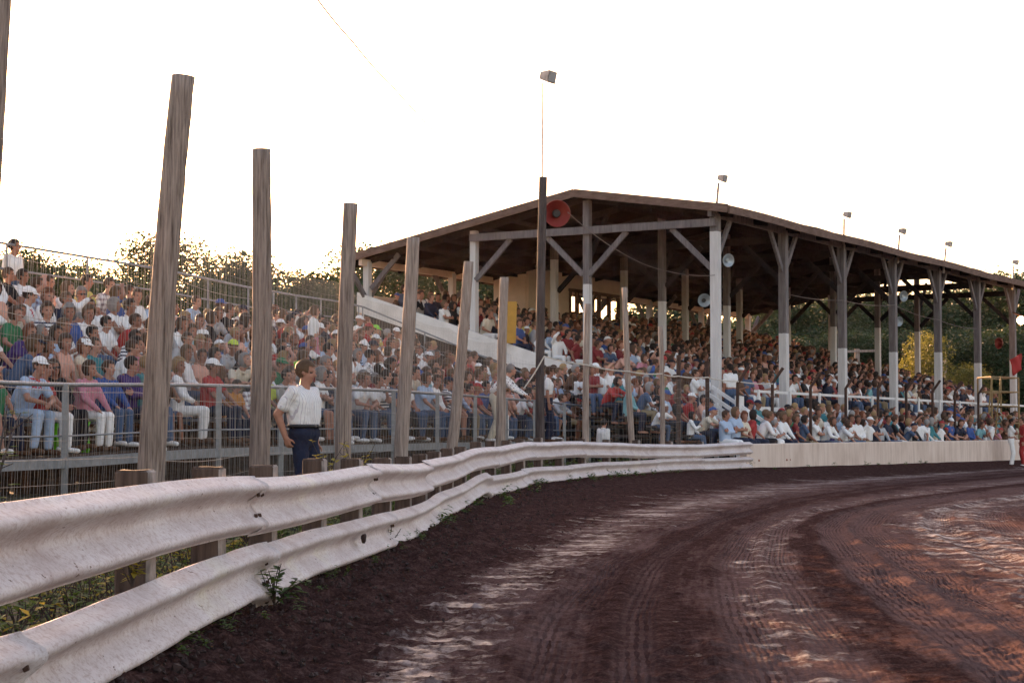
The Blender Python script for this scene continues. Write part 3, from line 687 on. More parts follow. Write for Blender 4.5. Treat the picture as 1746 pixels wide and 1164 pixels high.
for ti in range(7):
    t = ti*5.0; end = ti in (0, 6); mk = 'gray_wood' if ti == 0 else 'rafter'; o_ = -.17 if ti == 0 else .17
    m = MB(); m.beam(G(t+o_, -.1, 7.15), G(t+o_, 8.15, 7.15), .10, .22); put(obj('tie_beam', m, M[mk if ti == 0 else 'rafter']), gs)
    if ti == 6:
        m = MB(); m.beam(G(t+o_, 1.0, 7.5), G(t+o_, 7.6, 7.45), .09, .14); put(obj('tie_beam', m, M['rafter']), gs)
    for w, sg in ((0, 1), (4.15, -1), (4.15, 1), (8.1, -1)): brace(G(t+o_*.4, w+sg*.1, 5.85), G(t+o_*.4, w+sg*1.35, 7.05), mk)
    brace(G(t, 11.95, 5.75), G(t, 10.9, 6.8), 'gray_wood'); brace(G(t+.05, 12.1, 5.4), G(t+1.2, 12.1, 6.6), 'gray_wood'); brace(G(t-.05, 12.1, 5.4), G(t-1.2, 12.1, 6.6), 'gray_wood')
    brace(G(t+.1, 0, 6.15), G(t+1.05, 0, 7.35), 'gray_wood'); brace(G(t-.1, 0, 6.15), G(t-1.05, 0, 7.35), 'gray_wood') if ti else None
    brace(G(t+.1, 4.15, 6.3), G(t+1.3, 4.15, 7.8), 'rafter')
m = MB(); m.beam(G(-.4, 0, 7.40), G(30.3, 0, 7.40), .12, .2); put(obj('eave_beam', m, M['gray_wood']), gs)
m = MB(); m.beam(G(-.4, 12.1, 6.58), G(30.3, 12.1, 6.58), .12, .2); put(obj('eave_beam', m, M['booth']), gs)
# stepped seating
for k in range(17):
    w = .85 + .665*k
    m = MB(); m.beam(G(.1, w, floor_z(w)+.42), G(29.9, w, floor_z(w)+.42), .28, .05); put(obj('seat_board', m, M['deck']), gs)
m = MB()
for k in range(18):
    w = .4 + .665*k; m.beam(G(.1, w, floor_z(w)-.06), G(29.9, w, floor_z(w)-.06), .65, .08)
put(obj('seat_deck', m, M['deck']), gs)
m = MB(); m.beam(G(-.15, -.35, 1.33), G(29.8, -.35, 1.33), 1.0, .1); put(obj('walkway', m, M['deck']), gs)
m = MB(); m.add([G(.02, .2, .1), G(29.9, .2, .1), G(29.9, .2, 1.3), G(.02, .2, 1.3), G(.02, .26, .1), G(29.9, .26, .1), G(29.9, .26, 1.3), G(.02, .26, 1.3)], [(0,1,2,3),(7,6,5,4),(0,4,5,1),(3,2,6,7),(0,3,7,4),(1,5,6,2)]); put(obj('skirt', m, M['rafter']), gs)
# white sloping side wall and boards under it
m = MB(); n = 20; pz = lambda w: 1.72 + .318*w
for i in range(n+1):
    w = 4.1 + (12.35-4.1)*i/n; m.v += [tuple(G(-.22, w, pz(w))), tuple(G(-.22, w, pz(w)-.62)), tuple(G(-.14, w, pz(w)-.62)), tuple(G(-.14, w, pz(w)))]
for i in range(n):
    for k in range(4): a = i*4+k; b = i*4+(k+1) % 4; m.f.append((a, b, b+4, a+4)); m.m.append(0)
m.f += [(3,2,1,0), tuple(n*4+k for k in range(4))]; m.m += [0,0]
put(obj('side_wall', m, M['white_paint']), gs)
m = MB(); n = 40
for i in range(n):
    w = .4 + 11.9*i/n; m.beam(G(-.1, w, .1), G(-.1, w, pz(w)-.5), .28, .03, UT)
put(obj('side_boards', m, M['rafter']), gs)
m = MB(); m.beam(G(.0, 12.45, 5.15), G(30, 12.45, 5.15), .06, .9); put(obj('back_board', m, M['booth']), gs)
# white deck railing
for z_, th in ((2.36, .075), (1.86, .13)):
    m = MB(); m.beam(G(.9, -.80, z_), G(29.3, -.80, z_), .06, th); put(obj('deck_rail', m, M['white_paint']), gs)
for t in list(np.arange(1.0, 29.4, 2.35)):
    m = MB(); m.box(G(t, -.87, 1.55), (.09, .05, 1.72), (UT, UW, UZ)); put(obj('deck_rail_post', m, M['white_paint']), gs)
# white stairs at the near corner
st = thing('stairs', 'white painted wooden stairs going down from the near corner of the grandstand', 'stairs', tuple(G(-.9,-.6,0)))
TS = -.85
def sl(w): return 1.40 + (w + .2)*.62
m = MB()
for t in (TS-.5, TS+.5): m.beam(G(t, -.1, sl(-.1)+.02), G(t, -2.05, sl(-2.05)+.02), .05, .24)
put(obj('stringer', m, M['white_paint']), st)
m = MB()
for k in range(7):
    w = -.28 - k*.27; m.box(G(TS, w, sl(w)), (.94, .26, .04), (UT, UW, UZ))
put(obj('tread', m, M['deck']), st)
for t in (TS-.52, TS+.52):
    m = MB(); m.beam(G(t, .0, sl(0)+.95), G(t, -2.2, sl(-2.2)+.95), .05, .10); m.beam(G(t, .0, sl(0)+.5), G(t, -2.2, sl(-2.2)+.5), .04, .08); put(obj('handrail', m, M['white_paint']), st)
    for w in (-.15, -1.1, -2.1):
        m = MB(); m.box(G(t, w, (sl(w)+1.0+.1)/2), (.10, .10, sl(w)+.9), (UT, UW, UZ)); put(obj('post', m, M['white_paint']), st)
m = MB(); m.box(G(-.42, -.9, 1.72), (.5, .06, .95), (UT, UW, UZ)); put(obj('landing_panel', m, M['white_paint']), st)

# announcer booth under the back of the roof
bo = thing('announcer_booth', 'pale tan announcer booth with a long open window, under the back of the roof', 'booth', tuple(G(11, 10.6, 4.6)))
ta, tb = 7.7, 14.8; z0_, z1_ = 4.3, 7.0; wf, wb_ = 10.7, 12.0
def wallp(t0, t1, za, zb2, w): m.box(G((t0+t1)/2, w, (za+zb2)/2), (t1-t0, .10, zb2-za), (UT, UW, UZ))
m = MB(); wallp(ta, 10.6, z0_, z1_, wf); wallp(14.55, tb, z0_, z1_, wf); wallp(10.6, 14.55, 6.42, z1_, wf); wallp(10.6, 14.55, z0_, 5.42, wf)
for t in (ta,): m.box(G(t, (wf+wb_)/2+.055, (z0_+6.75)/2), (.10, wb_-wf, 6.75-z0_), (UT, UW, UZ))
put(obj('wall', m, M['booth']), bo)
m = MB()
for t in (10.63, 11.25, 12.1, 12.95, 13.75, 14.52): m.box(G(t, wf-.02, 5.92), (.10, .14, 1.0), (UT, UW, UZ))
m.beam(G(10.55, wf-.03, 6.40), G(14.6, wf-.03, 6.40), .16, .10); m.beam(G(10.55, wf-.03, 5.42), G(14.6, wf-.03, 5.42), .2, .09)
put(obj('window_frame', m, M['frame_wood']), bo)
m = MB()
m.beam(G(10.7, wf+.9, 5.4), G(11.3, wf+.9, 6.5), .06, .09); m.beam(G(13.6, wf+.9, 5.4), G(14.4, wf+.9, 6.5), .06, .09); m.beam(G(14.4, wf+.95, 5.4), G(13.6, wf+.95, 6.5), .06, .09)
for t in (12.4,): m.box(G(t, wf+.9, 5.9), (.10, .08, 1.3), (UT, UW, UZ))
put(obj('back_frame', m, M['frame_wood']), bo)
tb_ = MB(); tb_.beam(pt(871, 585, 56.4), pt(873, 514, 56.4), .30, .06, (0,1,0)); tag(obj('yellow_board', tb_, M['yellow_board']), 'narrow upright yellow board behind the white sloping side wall', 'board')

# ------------------------------------------------------------------ floodlights on thin masts
fl = [(926, 300, 933, 131, 41.6, .27, 'boxy floodlight on the tall thin mast above the dark wooden pole'), (1219, 358, 1231, 304, 53.2, .21, 'floodlight on a thin mast over the nearest front corner of the roof'), (1438, 411, 1444, 366, 61.8, .21, 'floodlight on a thin mast above the third front roof post'),
      (1530, 432, 1538, 394, 66, .21, 'middle floodlight of the three close together along the roof edge'), (1608, 450, 1617, 416, 70, .21, 'floodlight above the fifth front roof post, second from the far end'), (1727, 480, 1731, 447, 78, .20, 'farthest floodlight, at the right end of the roof edge')]
for bx, by, tx, ty, Y, sz, lab in fl:
    b = pt(bx, by, Y); tp = pt(tx, ty, Y); th = thing('floodlight', lab, 'floodlight', tuple(b), 'floodlights on thin masts')
    mst = Vector((tp.x-.1, Y, tp.z-.14))
    m = MB(); bb = b - Vector((0,0,.35)) if Y > 42 else pt(924, 330, Y-.12)
    m.tube([bb, mst], .022 if Y < 42 else .042, 6); put(obj('mast', m, M['lamp_metal']), th)
    ax = (Vector((.8,-.55,-.2)).normalized(), Vector((.5,.82,0)).normalized(), Vector((.2,-.1,.97)).normalized())
    m = MB(); c = tp
    vs = [c + ax[0]*(sz*.5*x_*(1.15 if y_ else 1)) + ax[1]*(sz*.55*y2*(1.2 if x_ > 0 else .75)) + ax[2]*(sz*.42*z2*(1.2 if x_ > 0 else .7)) for x_ in (-1, 1) for y_, y2 in ((0,-1),(0,1)) for z2 in (-1, 1)]
    m.add(vs, [(0,1,3,2),(4,6,7,5),(0,4,5,1),(2,3,7,6),(0,2,6,4),(1,5,7,3)]); put(obj('lamp_head', m, M['lamp_metal']), th)
    m = MB(); m.box(c + ax[0]*(sz*.5+.012), (.02, sz*1.05, sz*.8), ax); put(obj('lamp_glass', m, M['glass']), th)

# ------------------------------------------------------------------ dish-shaped loudspeakers
def dish(name, c, r, aim, mk, lab, ctr='black_rubber'):
    th = thing(name, lab, 'loudspeaker', tuple(c)); aim = Vector(aim).normalized(); q = aim.to_track_quat('Z', 'Y')
    m = MB(); n = 28; rings = [(r, 0), (r*.97, -.02*r), (r*.8, -.22*r), (r*.55, -.42*r), (r*.3, -.55*r), (r*.14, -.6*r)]
    for rr, z in rings:
        for k in range(n): a = 2*math.pi*k/n; m.v.append(tuple(Vector(c) + q @ Vector((rr*math.cos(a), rr*math.sin(a), z))))
    for i in range(len(rings)-1):
        for k in range(n): m.f.append((i*n+k, (i+1)*n+k, (i+1)*n+(k+1)%n, i*n+(k+1)%n)); m.m.append(0)
    m.f.append(tuple((len(rings)-1)*n+k for k in range(n))); m.m.append(0)
    o = obj('horn', m, M[mk], smooth=True); so_ = o.modifiers.new('thick', 'SOLIDIFY'); so_.thickness = .012; put(o, th)
    m = MB(); cc = Vector(c); m.tube([cc + q @ Vector((0,0,-.58*r)), cc + q @ Vector((0,0,-.30*r)), cc + q @ Vector((0,0,-.18*r))], [r*.2, r*.32, r*.25], 14); put(obj('driver', m, M[ctr], smooth=False), th)
    m = MB(); m.tube([cc + q @ Vector((0,0,-.6*r)), cc + q @ Vector((0,0,-.95*r))], r*.16, 12); m.tube([cc + q @ Vector((0,0,-.85*r)), cc + q @ Vector((-.2*r, .3*r, -1.2*r))], .02, 6); put(obj('bracket', m, M['rust']), th)
    return th
dish('horn_loudspeaker', pt(950, 364, 41.7), .305, (.18, -1, -.10), 'red_metal', 'big red dish loudspeaker on the tall dark pole in front of the roof')
dish('horn_loudspeaker', pt(1242, 444, 52.6), .19, (.5, -1, -.15), 'grey_metal', 'pale round loudspeaker on the nearest front roof post', 'grey_metal')
dish('horn_loudspeaker', pt(1201, 512, 55.5), .20, (.15, -1, -.12), 'grey_metal', 'grey-blue round loudspeaker hanging below the roof beside the near corner post', 'black_rubber')
dish('horn_loudspeaker', pt(1541, 505, 68), .20, (.6, -1, -.1), 'grey_metal', 'small pale loudspeaker near the fourth front roof post, above its twin', 'grey_metal')
dish('horn_loudspeaker', pt(1533, 548, 68), .18, (.5, -1, -.2), 'grey_metal', 'small pale loudspeaker near the fourth front roof post, below its twin', 'grey_metal')
dish('horn_loudspeaker', pt(1703, 585, 77), .24, (-1, -.5, 0), 'red_metal', 'brownish horn loudspeaker pointing left from the last roof post', 'red_metal')
lp = thing('lit_lamp', 'glowing orange lamp at the right edge beside the last roof post', 'lamp', tuple(pt(1741, 546, 77)))
bm = bmesh.new(); bmesh.ops.create_uvsphere(bm, u_segments=14, v_segments=8, radius=.17)
for v_ in bm.verts: v_.co += pt(1741, 546, 77)
me = bpy.data.meshes.new('bulb'); bm.to_mesh(me); bm.free(); put(link('bulb', me, M['lit_lamp']), lp)
m = MB(); c = pt(1741, 546, 77); m.tube([c + Vector((0,.05,.05)), c + Vector((0,.05,.2)), c + Vector((-.3,.2,.35))], [.12,.05,.03], 10); put(obj('lamp_holder', m, M['rust']), lp)

# ------------------------------------------------------------------ flag stand, flags, pole far right
fs = thing('flag_stand', 'yellow pipe scaffold flag stand behind the far end of the track wall', 'scaffold', tuple(pt(1712, 790, 71)))
A = pt(1692, 750, 71); B = pt(1738, 750, 72.5); zt_ = 3.35
pp = [A, B, B + Vector((-.35, 1.3, 0)), A + Vector((-.2, 1.3, 0))]
m = MB()
for p in pp: m.tube([Vector((p.x, p.y, .1)), Vector((p.x, p.y, zt_))], .035, 6)
put(obj('upright', m, M['yellow_pipe']), fs); m = MB()
for z_ in (1.6, 2.25, 2.8, zt_):
    for a, b in ((0,1),(1,2),(2,3),(3,0)): m.tube([Vector((pp[a].x, pp[a].y, z_)), Vector((pp[b].x, pp[b].y, z_))], .028, 6)
m.tube([Vector((pp[0].x, pp[0].y, zt_)), Vector((pp[0].x-.35, pp[0].y-.25, .15))], .03, 6); m.tube([Vector((pp[1].x, pp[1].y, .6)), Vector((pp[0].x, pp[0].y, 2.25))], .025, 6); m.tube([Vector((pp[0].x+.35, pp[0].y, zt_)), Vector((pp[0].x+.1, pp[0].y, 1))], .025, 6)
put(obj('crossbar', m, M['yellow_pipe']), fs)
m = MB(); m.add([Vector((p.x, p.y, 2.27)) for p in pp] + [Vector((p.x, p.y, 2.22)) for p in pp], [(0,1,2,3),(7,6,5,4),(0,4,5,1),(1,5,6,2),(2,6,7,3),(3,7,4,0)]); put(obj('platform', m, M['plank']), fs)
m = MB()
for i in range(9):
    f = i/8; dx = .10*math.sin(f*7)
    for j in range(7): g_ = j/6; m.v.append(tuple(pt(1742, 602, 71.2) + Vector((-.45*f*(1-.25*g_)+.02*math.sin(j), dx*.5+.05*math.sin(f*9+g_*3), -.62*g_-.25*f))))
for i in range(8):
    for j in range(6): a = i*7+j; m.f.append((a, a+1, a+8, a+7)); m.m.append(0)
o = obj('red_flag', m, M['red_cloth'], smooth=True); o.modifiers.new('thick', 'SOLIDIFY').thickness = .01; tag(o, 'red flag hanging above the yellow scaffold at the right edge', 'flag')
m = MB(); p = pt(1462, 690, 96); m.tube([Vector((p.x, p.y, 0)), Vector((p.x, p.y, 5.6))], .14, 8)
up = thing('utility_pole', 'small brown utility pole with crossarm in front of the dark trees', 'utility pole', (p.x, p.y, 0)); put(obj('pole', m, M['post_tan']), up)
m = MB(); m.beam(Vector((p.x-.95, p.y-.15, 5.45)), Vector((p.x+.9, p.y-.15, 5.5)), .1, .12); m.beam(Vector((p.x-.9, p.y-.15, 4.5)), Vector((p.x+.8, p.y-.15, 4.5)), .08, .1); put(obj('crossarm', m, M['post_tan']), up)
m = MB(); p = pt(1609, 690, 90); m.tube([Vector((p.x, p.y, 0)), Vector((p.x, p.y, 1+(748-610)*90/F))], .16, 8); tag(obj('wooden_pole', m, M['post_tan']), 'bare brown pole stub standing between yellow-green bushes beyond the stand', 'pole')
# ------------------------------------------------------------------ trees
def tree_meshes(seed, h, cr, leafn, ls):
    r = random.Random(seed); tm = MB(); top = Vector((r.uniform(-.4,.4), r.uniform(-.4,.4), h*.62))
    tm.tube([Vector((0,0,-.4)), Vector((0,0,h*.25)), top*.7, top], [h*.028, h*.022, h*.016, h*.007], 8)
    cl = []
    nb = r.randint(13, 18)
    for i in range(nb):
        a = r.random()*6.28; zz = r.uniform(.30, .95); rad = cr*(1-abs(zz-.52)*1.25)*r.uniform(.35, 1.0)
        c = Vector((math.cos(a)*rad, math.sin(a)*rad, h*zz)); s = cr*r.uniform(.30, .54); cl.append((c, s))
        st_ = Vector((0,0,h*min(.6, zz*.6))); tm.tube([st_, (st_+c)/2 + Vector((0,0,.3)), c], [h*.010, h*.007, h*.003], 5)
    cl.append((Vector((0,0,h*.92)), cr*.35))
    lm = MB(); tot = sum(s*s for c, s in cl)
    for c, s in cl:
        for i in range(int(leafn*s*s/tot)):
            d = Vector((r.gauss(0,1), r.gauss(0,1), r.gauss(0,1))).normalized(); rr = s*(r.random()**.45)*(1.25 if r.random() < .12 else 1)
            p = c + Vector((d.x, d.y, d.z*.78))*rr; z = ls*r.uniform(.6, 1.35)
            u = Vector((r.gauss(0,1), r.gauss(0,1), r.gauss(0,.6))).normalized(); v_ = u.cross(Vector((r.gauss(0,1), r.gauss(0,1), r.gauss(0,1)))).normalized()
            lm.add([p-u*z*.5, p+v_*z*.28, p+u*z*.5, p-v_*z*.28], [(0,1,2,3)])
    return tm.mesh('trunk'), lm.mesh('crown')
TREES = [tree_meshes(100+i, 10, 4.0+.35*(i % 3), 26000, .18) for i in range(4)]
LITE = tree_meshes(300, 6, 2.3, 8000, .12)
for tm, lm in TREES: tm.materials.append(M['bark']); lm.materials.append(M['leaf'])
LITE[0].materials.append(M['bark']); LITE[1].materials.append(M['leaf_sunlit'])
tn = 0
def tree(px, ytop, Y, wid, lab, grp, lite=False, x=None):
    global tn
    X = (px-873)/F*Y if x is None else x; H = 1 + (748-ytop)*Y/F if ytop is not None else 10
    base = LITE if lite else TREES[tn % 4]; h0 = 6 if lite else 10; tn += 1
    r = random.Random(tn*7); th = thing('tree', lab, 'tree', (X, Y, -.1), grp); th.rotation_euler.z = r.random()*6.28
    sz = H/h0/.985; sx = wid*sz; th.scale = (sx, sx, sz)
    for me_, nm in zip(base, ('trunk', 'crown')):
        o = bpy.data.objects.new(nm, me_); C.objects.link(o); o.parent = th
left = [(20, 432, 62, 1.0), (130, 452, 70, .9), (255, 424, 75, 1.0), (395, 440, 78, 1.15), (545, 468, 80, 1.1), (470, 492, 70, .9), (640, 440, 84, 1.0), (740, 446, 88, 1.0), (850, 455, 92, 1.1), (950, 548, 95, 1.1), (1060, 560, 98, 1.2), (1150, 505, 100, 1.1), (200, 480, 66, .8), (330, 478, 68, .8), (600, 500, 74, .9)]
ll = ['hazy tree at the left edge behind the top row', 'low tree behind the left part of the bleachers', 'tall rounded tree left of the leaning thick post', 'broad tree right of the thick leaning post', 'sunlit bushy tree left of the roof corner', 'low tree between the second and third fence posts',
      'tree seen under the left corner of the roof', 'tree behind the white side wall under the roof', 'green tree seen left of the announcer booth', 'tree hidden behind the announcer booth', 'tree seen right of the announcer booth', 'tree between booth and near corner post', 'low tree behind the thick leaning post', 'low hazy tree between the first two fence posts', 'low sunlit tree at the lower left of the roof corner']
for (px, yt, Y, wd), lb in zip(left, ll): tree(px, yt, Y, wd, lb, 'trees behind the bleachers')
right = [(1270, 545, 112, 1.2), (1330, 520, 118, 1.2), (1395, 508, 122, 1.2), (1455, 512, 116, 1.2), (1510, 500, 124, 1.25), (1560, 512, 115, 1.2), (1610, 498, 120, 1.25), (1655, 505, 126, 1.2), (1700, 490, 122, 1.25), (1745, 470, 112, 1.2), (1800, 478, 118, 1.2), (1860, 480, 112, 1.2),
         (1350, 575, 104, 1.3), (1430, 570, 106, 1.3), (1500, 565, 108, 1.3), (1560, 575, 104, 1.3), (1640, 565, 104, 1.3), (1690, 570, 100, 1.3), (1735, 560, 98, 1.3), (1230, 560, 118, 1.2), (1790, 560, 100, 1.3)]
ords = ['first', 'second', 'third', 'fourth', 'fifth', 'sixth', 'seventh', 'eighth', 'ninth', 'tenth', 'eleventh', 'twelfth']
for i, (px, yt, Y, wd) in enumerate(right):
    lb = f'tall dark green tree, {ords[i]} from the left in the back row seen under the roof' if i < 12 else f'lower dark tree, {ords[i-12]} along the front edge of the wood beyond the stand'
    tree(px, yt, Y, wd, lb, 'dark trees beyond the grandstand')
for px, yt, Y, wd, lb in ((1583, 566, 88, .9, 'yellow-green sunlit tree beyond the stand, the taller one'), (1650, 618, 86, 1.2, 'low yellow-green bushy tree right of the bare pole stub'), (1560, 650, 84, 1.2, 'low sunlit bush left of the bare pole stub')):
    tree(px, yt, Y, wd, lb, 'sunlit yellow trees', True)

# ------------------------------------------------------------------ weeds along the rail
def leafblade(m, p, d, up, L, wd):
    s = d.cross(up).normalized(); m.add([p, p + d*L*.45 + s*wd, p + d*L + up*(-.15*L), p + d*L*.45 - s*wd], [(0,1,2,3)])
def weed(m, base, h, n, r, ls, stem=None):
    for i in range(n):
        top = base + Vector((r.gauss(0, .28*h), r.gauss(0, .28*h), h*r.uniform(.5, 1))); 
        if stem is not None: stem.tube([base, (base+top)/2 + Vector((r.uniform(-.02,.02), 0, .02)), top], [.004,.003,.002], 4, False)
        for j in range(7):
            f = r.uniform(.25, 1); p = base*(1-f)+top*f; a = r.random()*6.28; d = Vector((math.cos(a), math.sin(a), r.uniform(-.3, .7))).normalized()
            leafblade(m, p, d, Vector((0,0,1)) if abs(d.z) < .9 else Vector((1,0,0)), ls*r.uniform(.6, 1.4), ls*.28)
r = random.Random(77); m = MB(); m2 = MB(); m3 = MB()
for i in range(1100):     # ground cover behind the rail
    y = 4.5 + 40*r.random()**1.5; x = float(fR(y)) - .32 - abs(r.gauss(0, .55)); h = r.uniform(.18, .42)
    weed(m2 if r.random() < .14 and y < 14 else m, Vector((x, y, float(berm(y)))), h, 3, r, .055 if y < 12 else .08, m3)
for i in range(45):      # small tufts at the near foot of the rail
    y = r.uniform(7.5, 20); x = float(fR(y)) + abs(r.gauss(.10, .10)); weed(m, Vector((x, y, float(berm(y)))), r.uniform(.04, .10), 3, r, .03)
for i in range(70):      # tufts pushing out under the rail further on
    y = r.uniform(19, 43) if i < 58 else r.uniform(44, 60); x = float(fR(y)) + abs(r.gauss(.12, .22)); h = r.uniform(.08, .20)
    weed(m, Vector((x, y, float(berm(y))*.8)), h, 3, r, .07)
for o, mk, nm in ((m, 'weed', 'weeds'), (m2, 'weed_sunlit', 'weeds'), (m3, 'twig', 'weed_stems')):
    if o.v: struct(obj(nm, o, M[mk]), 'stuff')
def plant(px, py, Y, h, n, mk, ls, lab):
    p = pt(px, py, Y); th = thing('weed_plant', lab, 'plant', tuple(p), 'single weeds at the guardrail'); a, b = MB(), MB()
    weed(a, p, h, n, r, ls, b); put(obj('foliage', a, M[mk]), th); put(obj('stem', b, M['twig']), th)
plant(468, 1032, 10.1, .24, 9, 'weed', .075, 'dark green weed growing in front of the open joint of the lower rail')
plant(385, 1075, 9.0, .10, 5, 'weed', .035, 'small weed poking up under the lower rail left of the joint')
plant(225, 1000, 7.6, .22, 7, 'weed_sunlit', .05, 'sunlit yellow-green weed by the block post, below the upper rail at left')
plant(420, 925, 10.4, .22, 7, 'weed_sunlit', .045, 'sunlit yellow weed between the two rails above the joint')
plant(556, 824, 13.8, .36, 4, 'weed_sunlit', .06, 'sunlit yellow weed rising over the rail by the standing man')
plant(610, 815, 16.5, .35, 6, 'weed_sunlit', .06, 'sunlit yellow weed above the rail right of the third fence post')
plant(1225, 800, 46.5, .30, 6, 'weed', .09, 'dark weed at the foot of the rail left of the pale wall')
plant(1277, 800, 47.2, .32, 6, 'weed', .09, 'dark weed at the corner where the rail meets the pale wall')
plant(662, 932, 15.6, .26, 5, 'weed', .045, 'wispy weed standing in front of the lower rail')
sh = thing('shrub', 'bare twiggy shrub with a few green leaves at the left edge before the bleachers', 'shrub', tuple(pt(-15, 850, 9.5))); a, b = MB(), MB(); p = pt(-15, 850, 9.5)
for i in range(6):
    e = pt(r.uniform(-30, 60), r.uniform(690, 830), r.uniform(9.2, 10.2)); q_ = p*.5 + e*.5 + Vector((r.uniform(-.05,.05), 0, .06))
    b.tube([p, q_, e], [.008,.006,.003], 5); b.tube([q_, q_ + Vector((r.uniform(-.2,.25), .05, r.uniform(.0,.25)))], [.004,.002], 4)
    if e.x < -2.35 or i < 2:
        for j in range(7):
            f = r.uniform(.4, 1); pp_ = p*(1-f)+e*f; an = r.random()*6.28; leafblade(a, pp_, Vector((math.cos(an), math.sin(an), .2)).normalized(), Vector((0,0,1)), .06, .02)
for j in range(26):
    pp_ = pt(r.uniform(-40, 14), r.uniform(770, 850), 9.4); an = r.random()*6.28; leafblade(a, pp_, Vector((math.cos(an), math.sin(an), .2)).normalized(), Vector((0,0,1)), .075, .028)
put(obj('twigs', b, M['twig']), sh); put(obj('foliage', a, M['weed']), sh)
# ------------------------------------------------------------------ people
def capsule(m, a, b, ra, rb, n=10):
    a = Vector(a); b = Vector(b); d = b-a
    if d.length < 1e-5: d = Vector((0,0,1e-4))
    d.normalize(); s = d.cross(Vector((0,0,1)))
    if s.length < .05: s = d.cross(Vector((1,0,0)))
    s.normalize(); u = s.cross(d); o = len(m.v); rows = []
    for k in range(1, 4): t_ = k/4*math.pi/2; rows.append((a - d*ra*math.cos(t_), ra*math.sin(t_)))
    rows.append((a, ra)); rows.append((b, rb))
    for k in range(3, 0, -1): t_ = k/4*math.pi/2; rows.append((b + d*rb*math.cos(t_), rb*math.sin(t_)))
    m.v.append(tuple(a - d*ra))
    for p, r in rows:
        for k in range(n): an = 2*math.pi*k/n; m.v.append(tuple(p + (s*math.cos(an) + u*math.sin(an))*r))
    m.v.append(tuple(b + d*rb)); L = len(rows)
    for k in range(n): m.f.append((o, o+1+(k+1)%n, o+1+k)); m.m.append(0)
    for i in range(L-1):
        for k in range(n): q = o+1+i*n; m.f.append((q+k, q+(k+1)%n, q+n+(k+1)%n, q+n+k)); m.m.append(0)
    e = o+1+L*n; q = o+1+(L-1)*n
    for k in range(n): m.f.append((e, q+k, q+(k+1)%n)); m.m.append(0)
def ellip(m, c, ax, Rm=None, n=14, k=9):
    c = Vector(c); Rm = Rm or Matrix.Identity(3); o = len(m.v)
    m.v.append(tuple(c + Rm @ Vector((0,0,ax[2]))))
    for i in range(1, k):
        t_ = math.pi*i/k
        for j in range(n): a = 2*math.pi*j/n; m.v.append(tuple(c + Rm @ Vector((ax[0]*math.sin(t_)*math.cos(a), ax[1]*math.sin(t_)*math.sin(a), ax[2]*math.cos(t_)))))
    m.v.append(tuple(c + Rm @ Vector((0,0,-ax[2])))); e = len(m.v)-1
    for j in range(n): m.f.append((o, o+1+j, o+1+(j+1)%n)); m.f.append((e, e-n+(j+1)%n, e-n+j)); m.m += [0,0]
    for i in range(k-2):
        for j in range(n): q = o+1+i*n; m.f.append((q+j, q+n+j, q+n+(j+1)%n, q+(j+1)%n)); m.m.append(0)
def finish(m, name, voxel, ratio, smooth_it=4, disp=0, seed=0):
    me = m.mesh(name); o = bpy.data.objects.new('tmp', me); C.objects.link(o)
    if voxel: r_ = o.modifiers.new('r', 'REMESH'); r_.mode = 'VOXEL'; r_.voxel_size = voxel
    if smooth_it: s_ = o.modifiers.new('s', 'SMOOTH'); s_.factor = .5; s_.iterations = smooth_it
    if ratio < 1: d_ = o.modifiers.new('d', 'DECIMATE'); d_.ratio = ratio
    dg = bpy.context.evaluated_depsgraph_get(); out = bpy.data.meshes.new_from_object(o.evaluated_get(dg)); out.name = name
    bpy.data.objects.remove(o); bpy.data.meshes.remove(me)
    if disp:
        n = len(out.vertices); co_ = np.empty(n*3); out.vertices.foreach_get('co', co_); co_ = co_.reshape(-1,3); no = np.empty(n*3); out.vertices.foreach_get('normal', no); no = no.reshape(-1,3)
        w_ = fbm(co_[:,0]*9+co_[:,1]*7+seed, co_[:,2]*11+co_[:,1]*4, seed, 3)*2
        co_ += no*(w_*disp)[:,None]; out.vertices.foreach_set('co', co_.ravel())
    out.polygons.foreach_set('use_smooth', np.ones(len(out.polygons), bool)); out.update(); return out

def ik(S, T, l1, l2, pole):
    S = Vector(S); T = Vector(T); d = T-S; L = min(d.length, (l1+l2)*.995); d.normalize(); T = S + d*L
    a = (l1*l1 - l2*l2 + L*L)/(2*L); h = math.sqrt(max(0, l1*l1-a*a)); p = Vector(pole); p = (p - d*p.dot(d)).normalized()
    return S + d*a + p*h, T
def hand(m, w, d, nrm, side, curl=.5):
    d = Vector(d).normalized(); nrm = Vector(nrm); nrm = (nrm - d*nrm.dot(d)).normalized(); x = d.cross(nrm).normalized()*side
    for k, off in enumerate((-.030, -.010, .010, .029)):
        L = (.068, .078, .074, .058)[k]; b = Vector(w) + d*.088 + x*off
        capsule(m, Vector(w) + d*.012 + x*off*.7, b, .016, .013, 8)
        d1 = (d*math.cos(curl*.7) + nrm*math.sin(curl*.7) + x*off*3).normalized(); d2 = (d*math.cos(curl*1.7) + nrm*math.sin(curl*1.7) + x*off*2).normalized()
        c = b + d1*L*.5; capsule(m, b, c, .0105, .0095, 8); capsule(m, c, c + d2*L*.5, .0095, .008, 8)
    t0 = Vector(w) + d*.03 - x*.03; t1 = t0 + (d*.6 - x*.75 + nrm*.25).normalized()*.045; capsule(m, t0, t1, .014, .012, 8); capsule(m, t1, t1 + (d*.95 - x*.2 + nrm*.3).normalized()*.035, .0115, .009, 8)
HB = .105
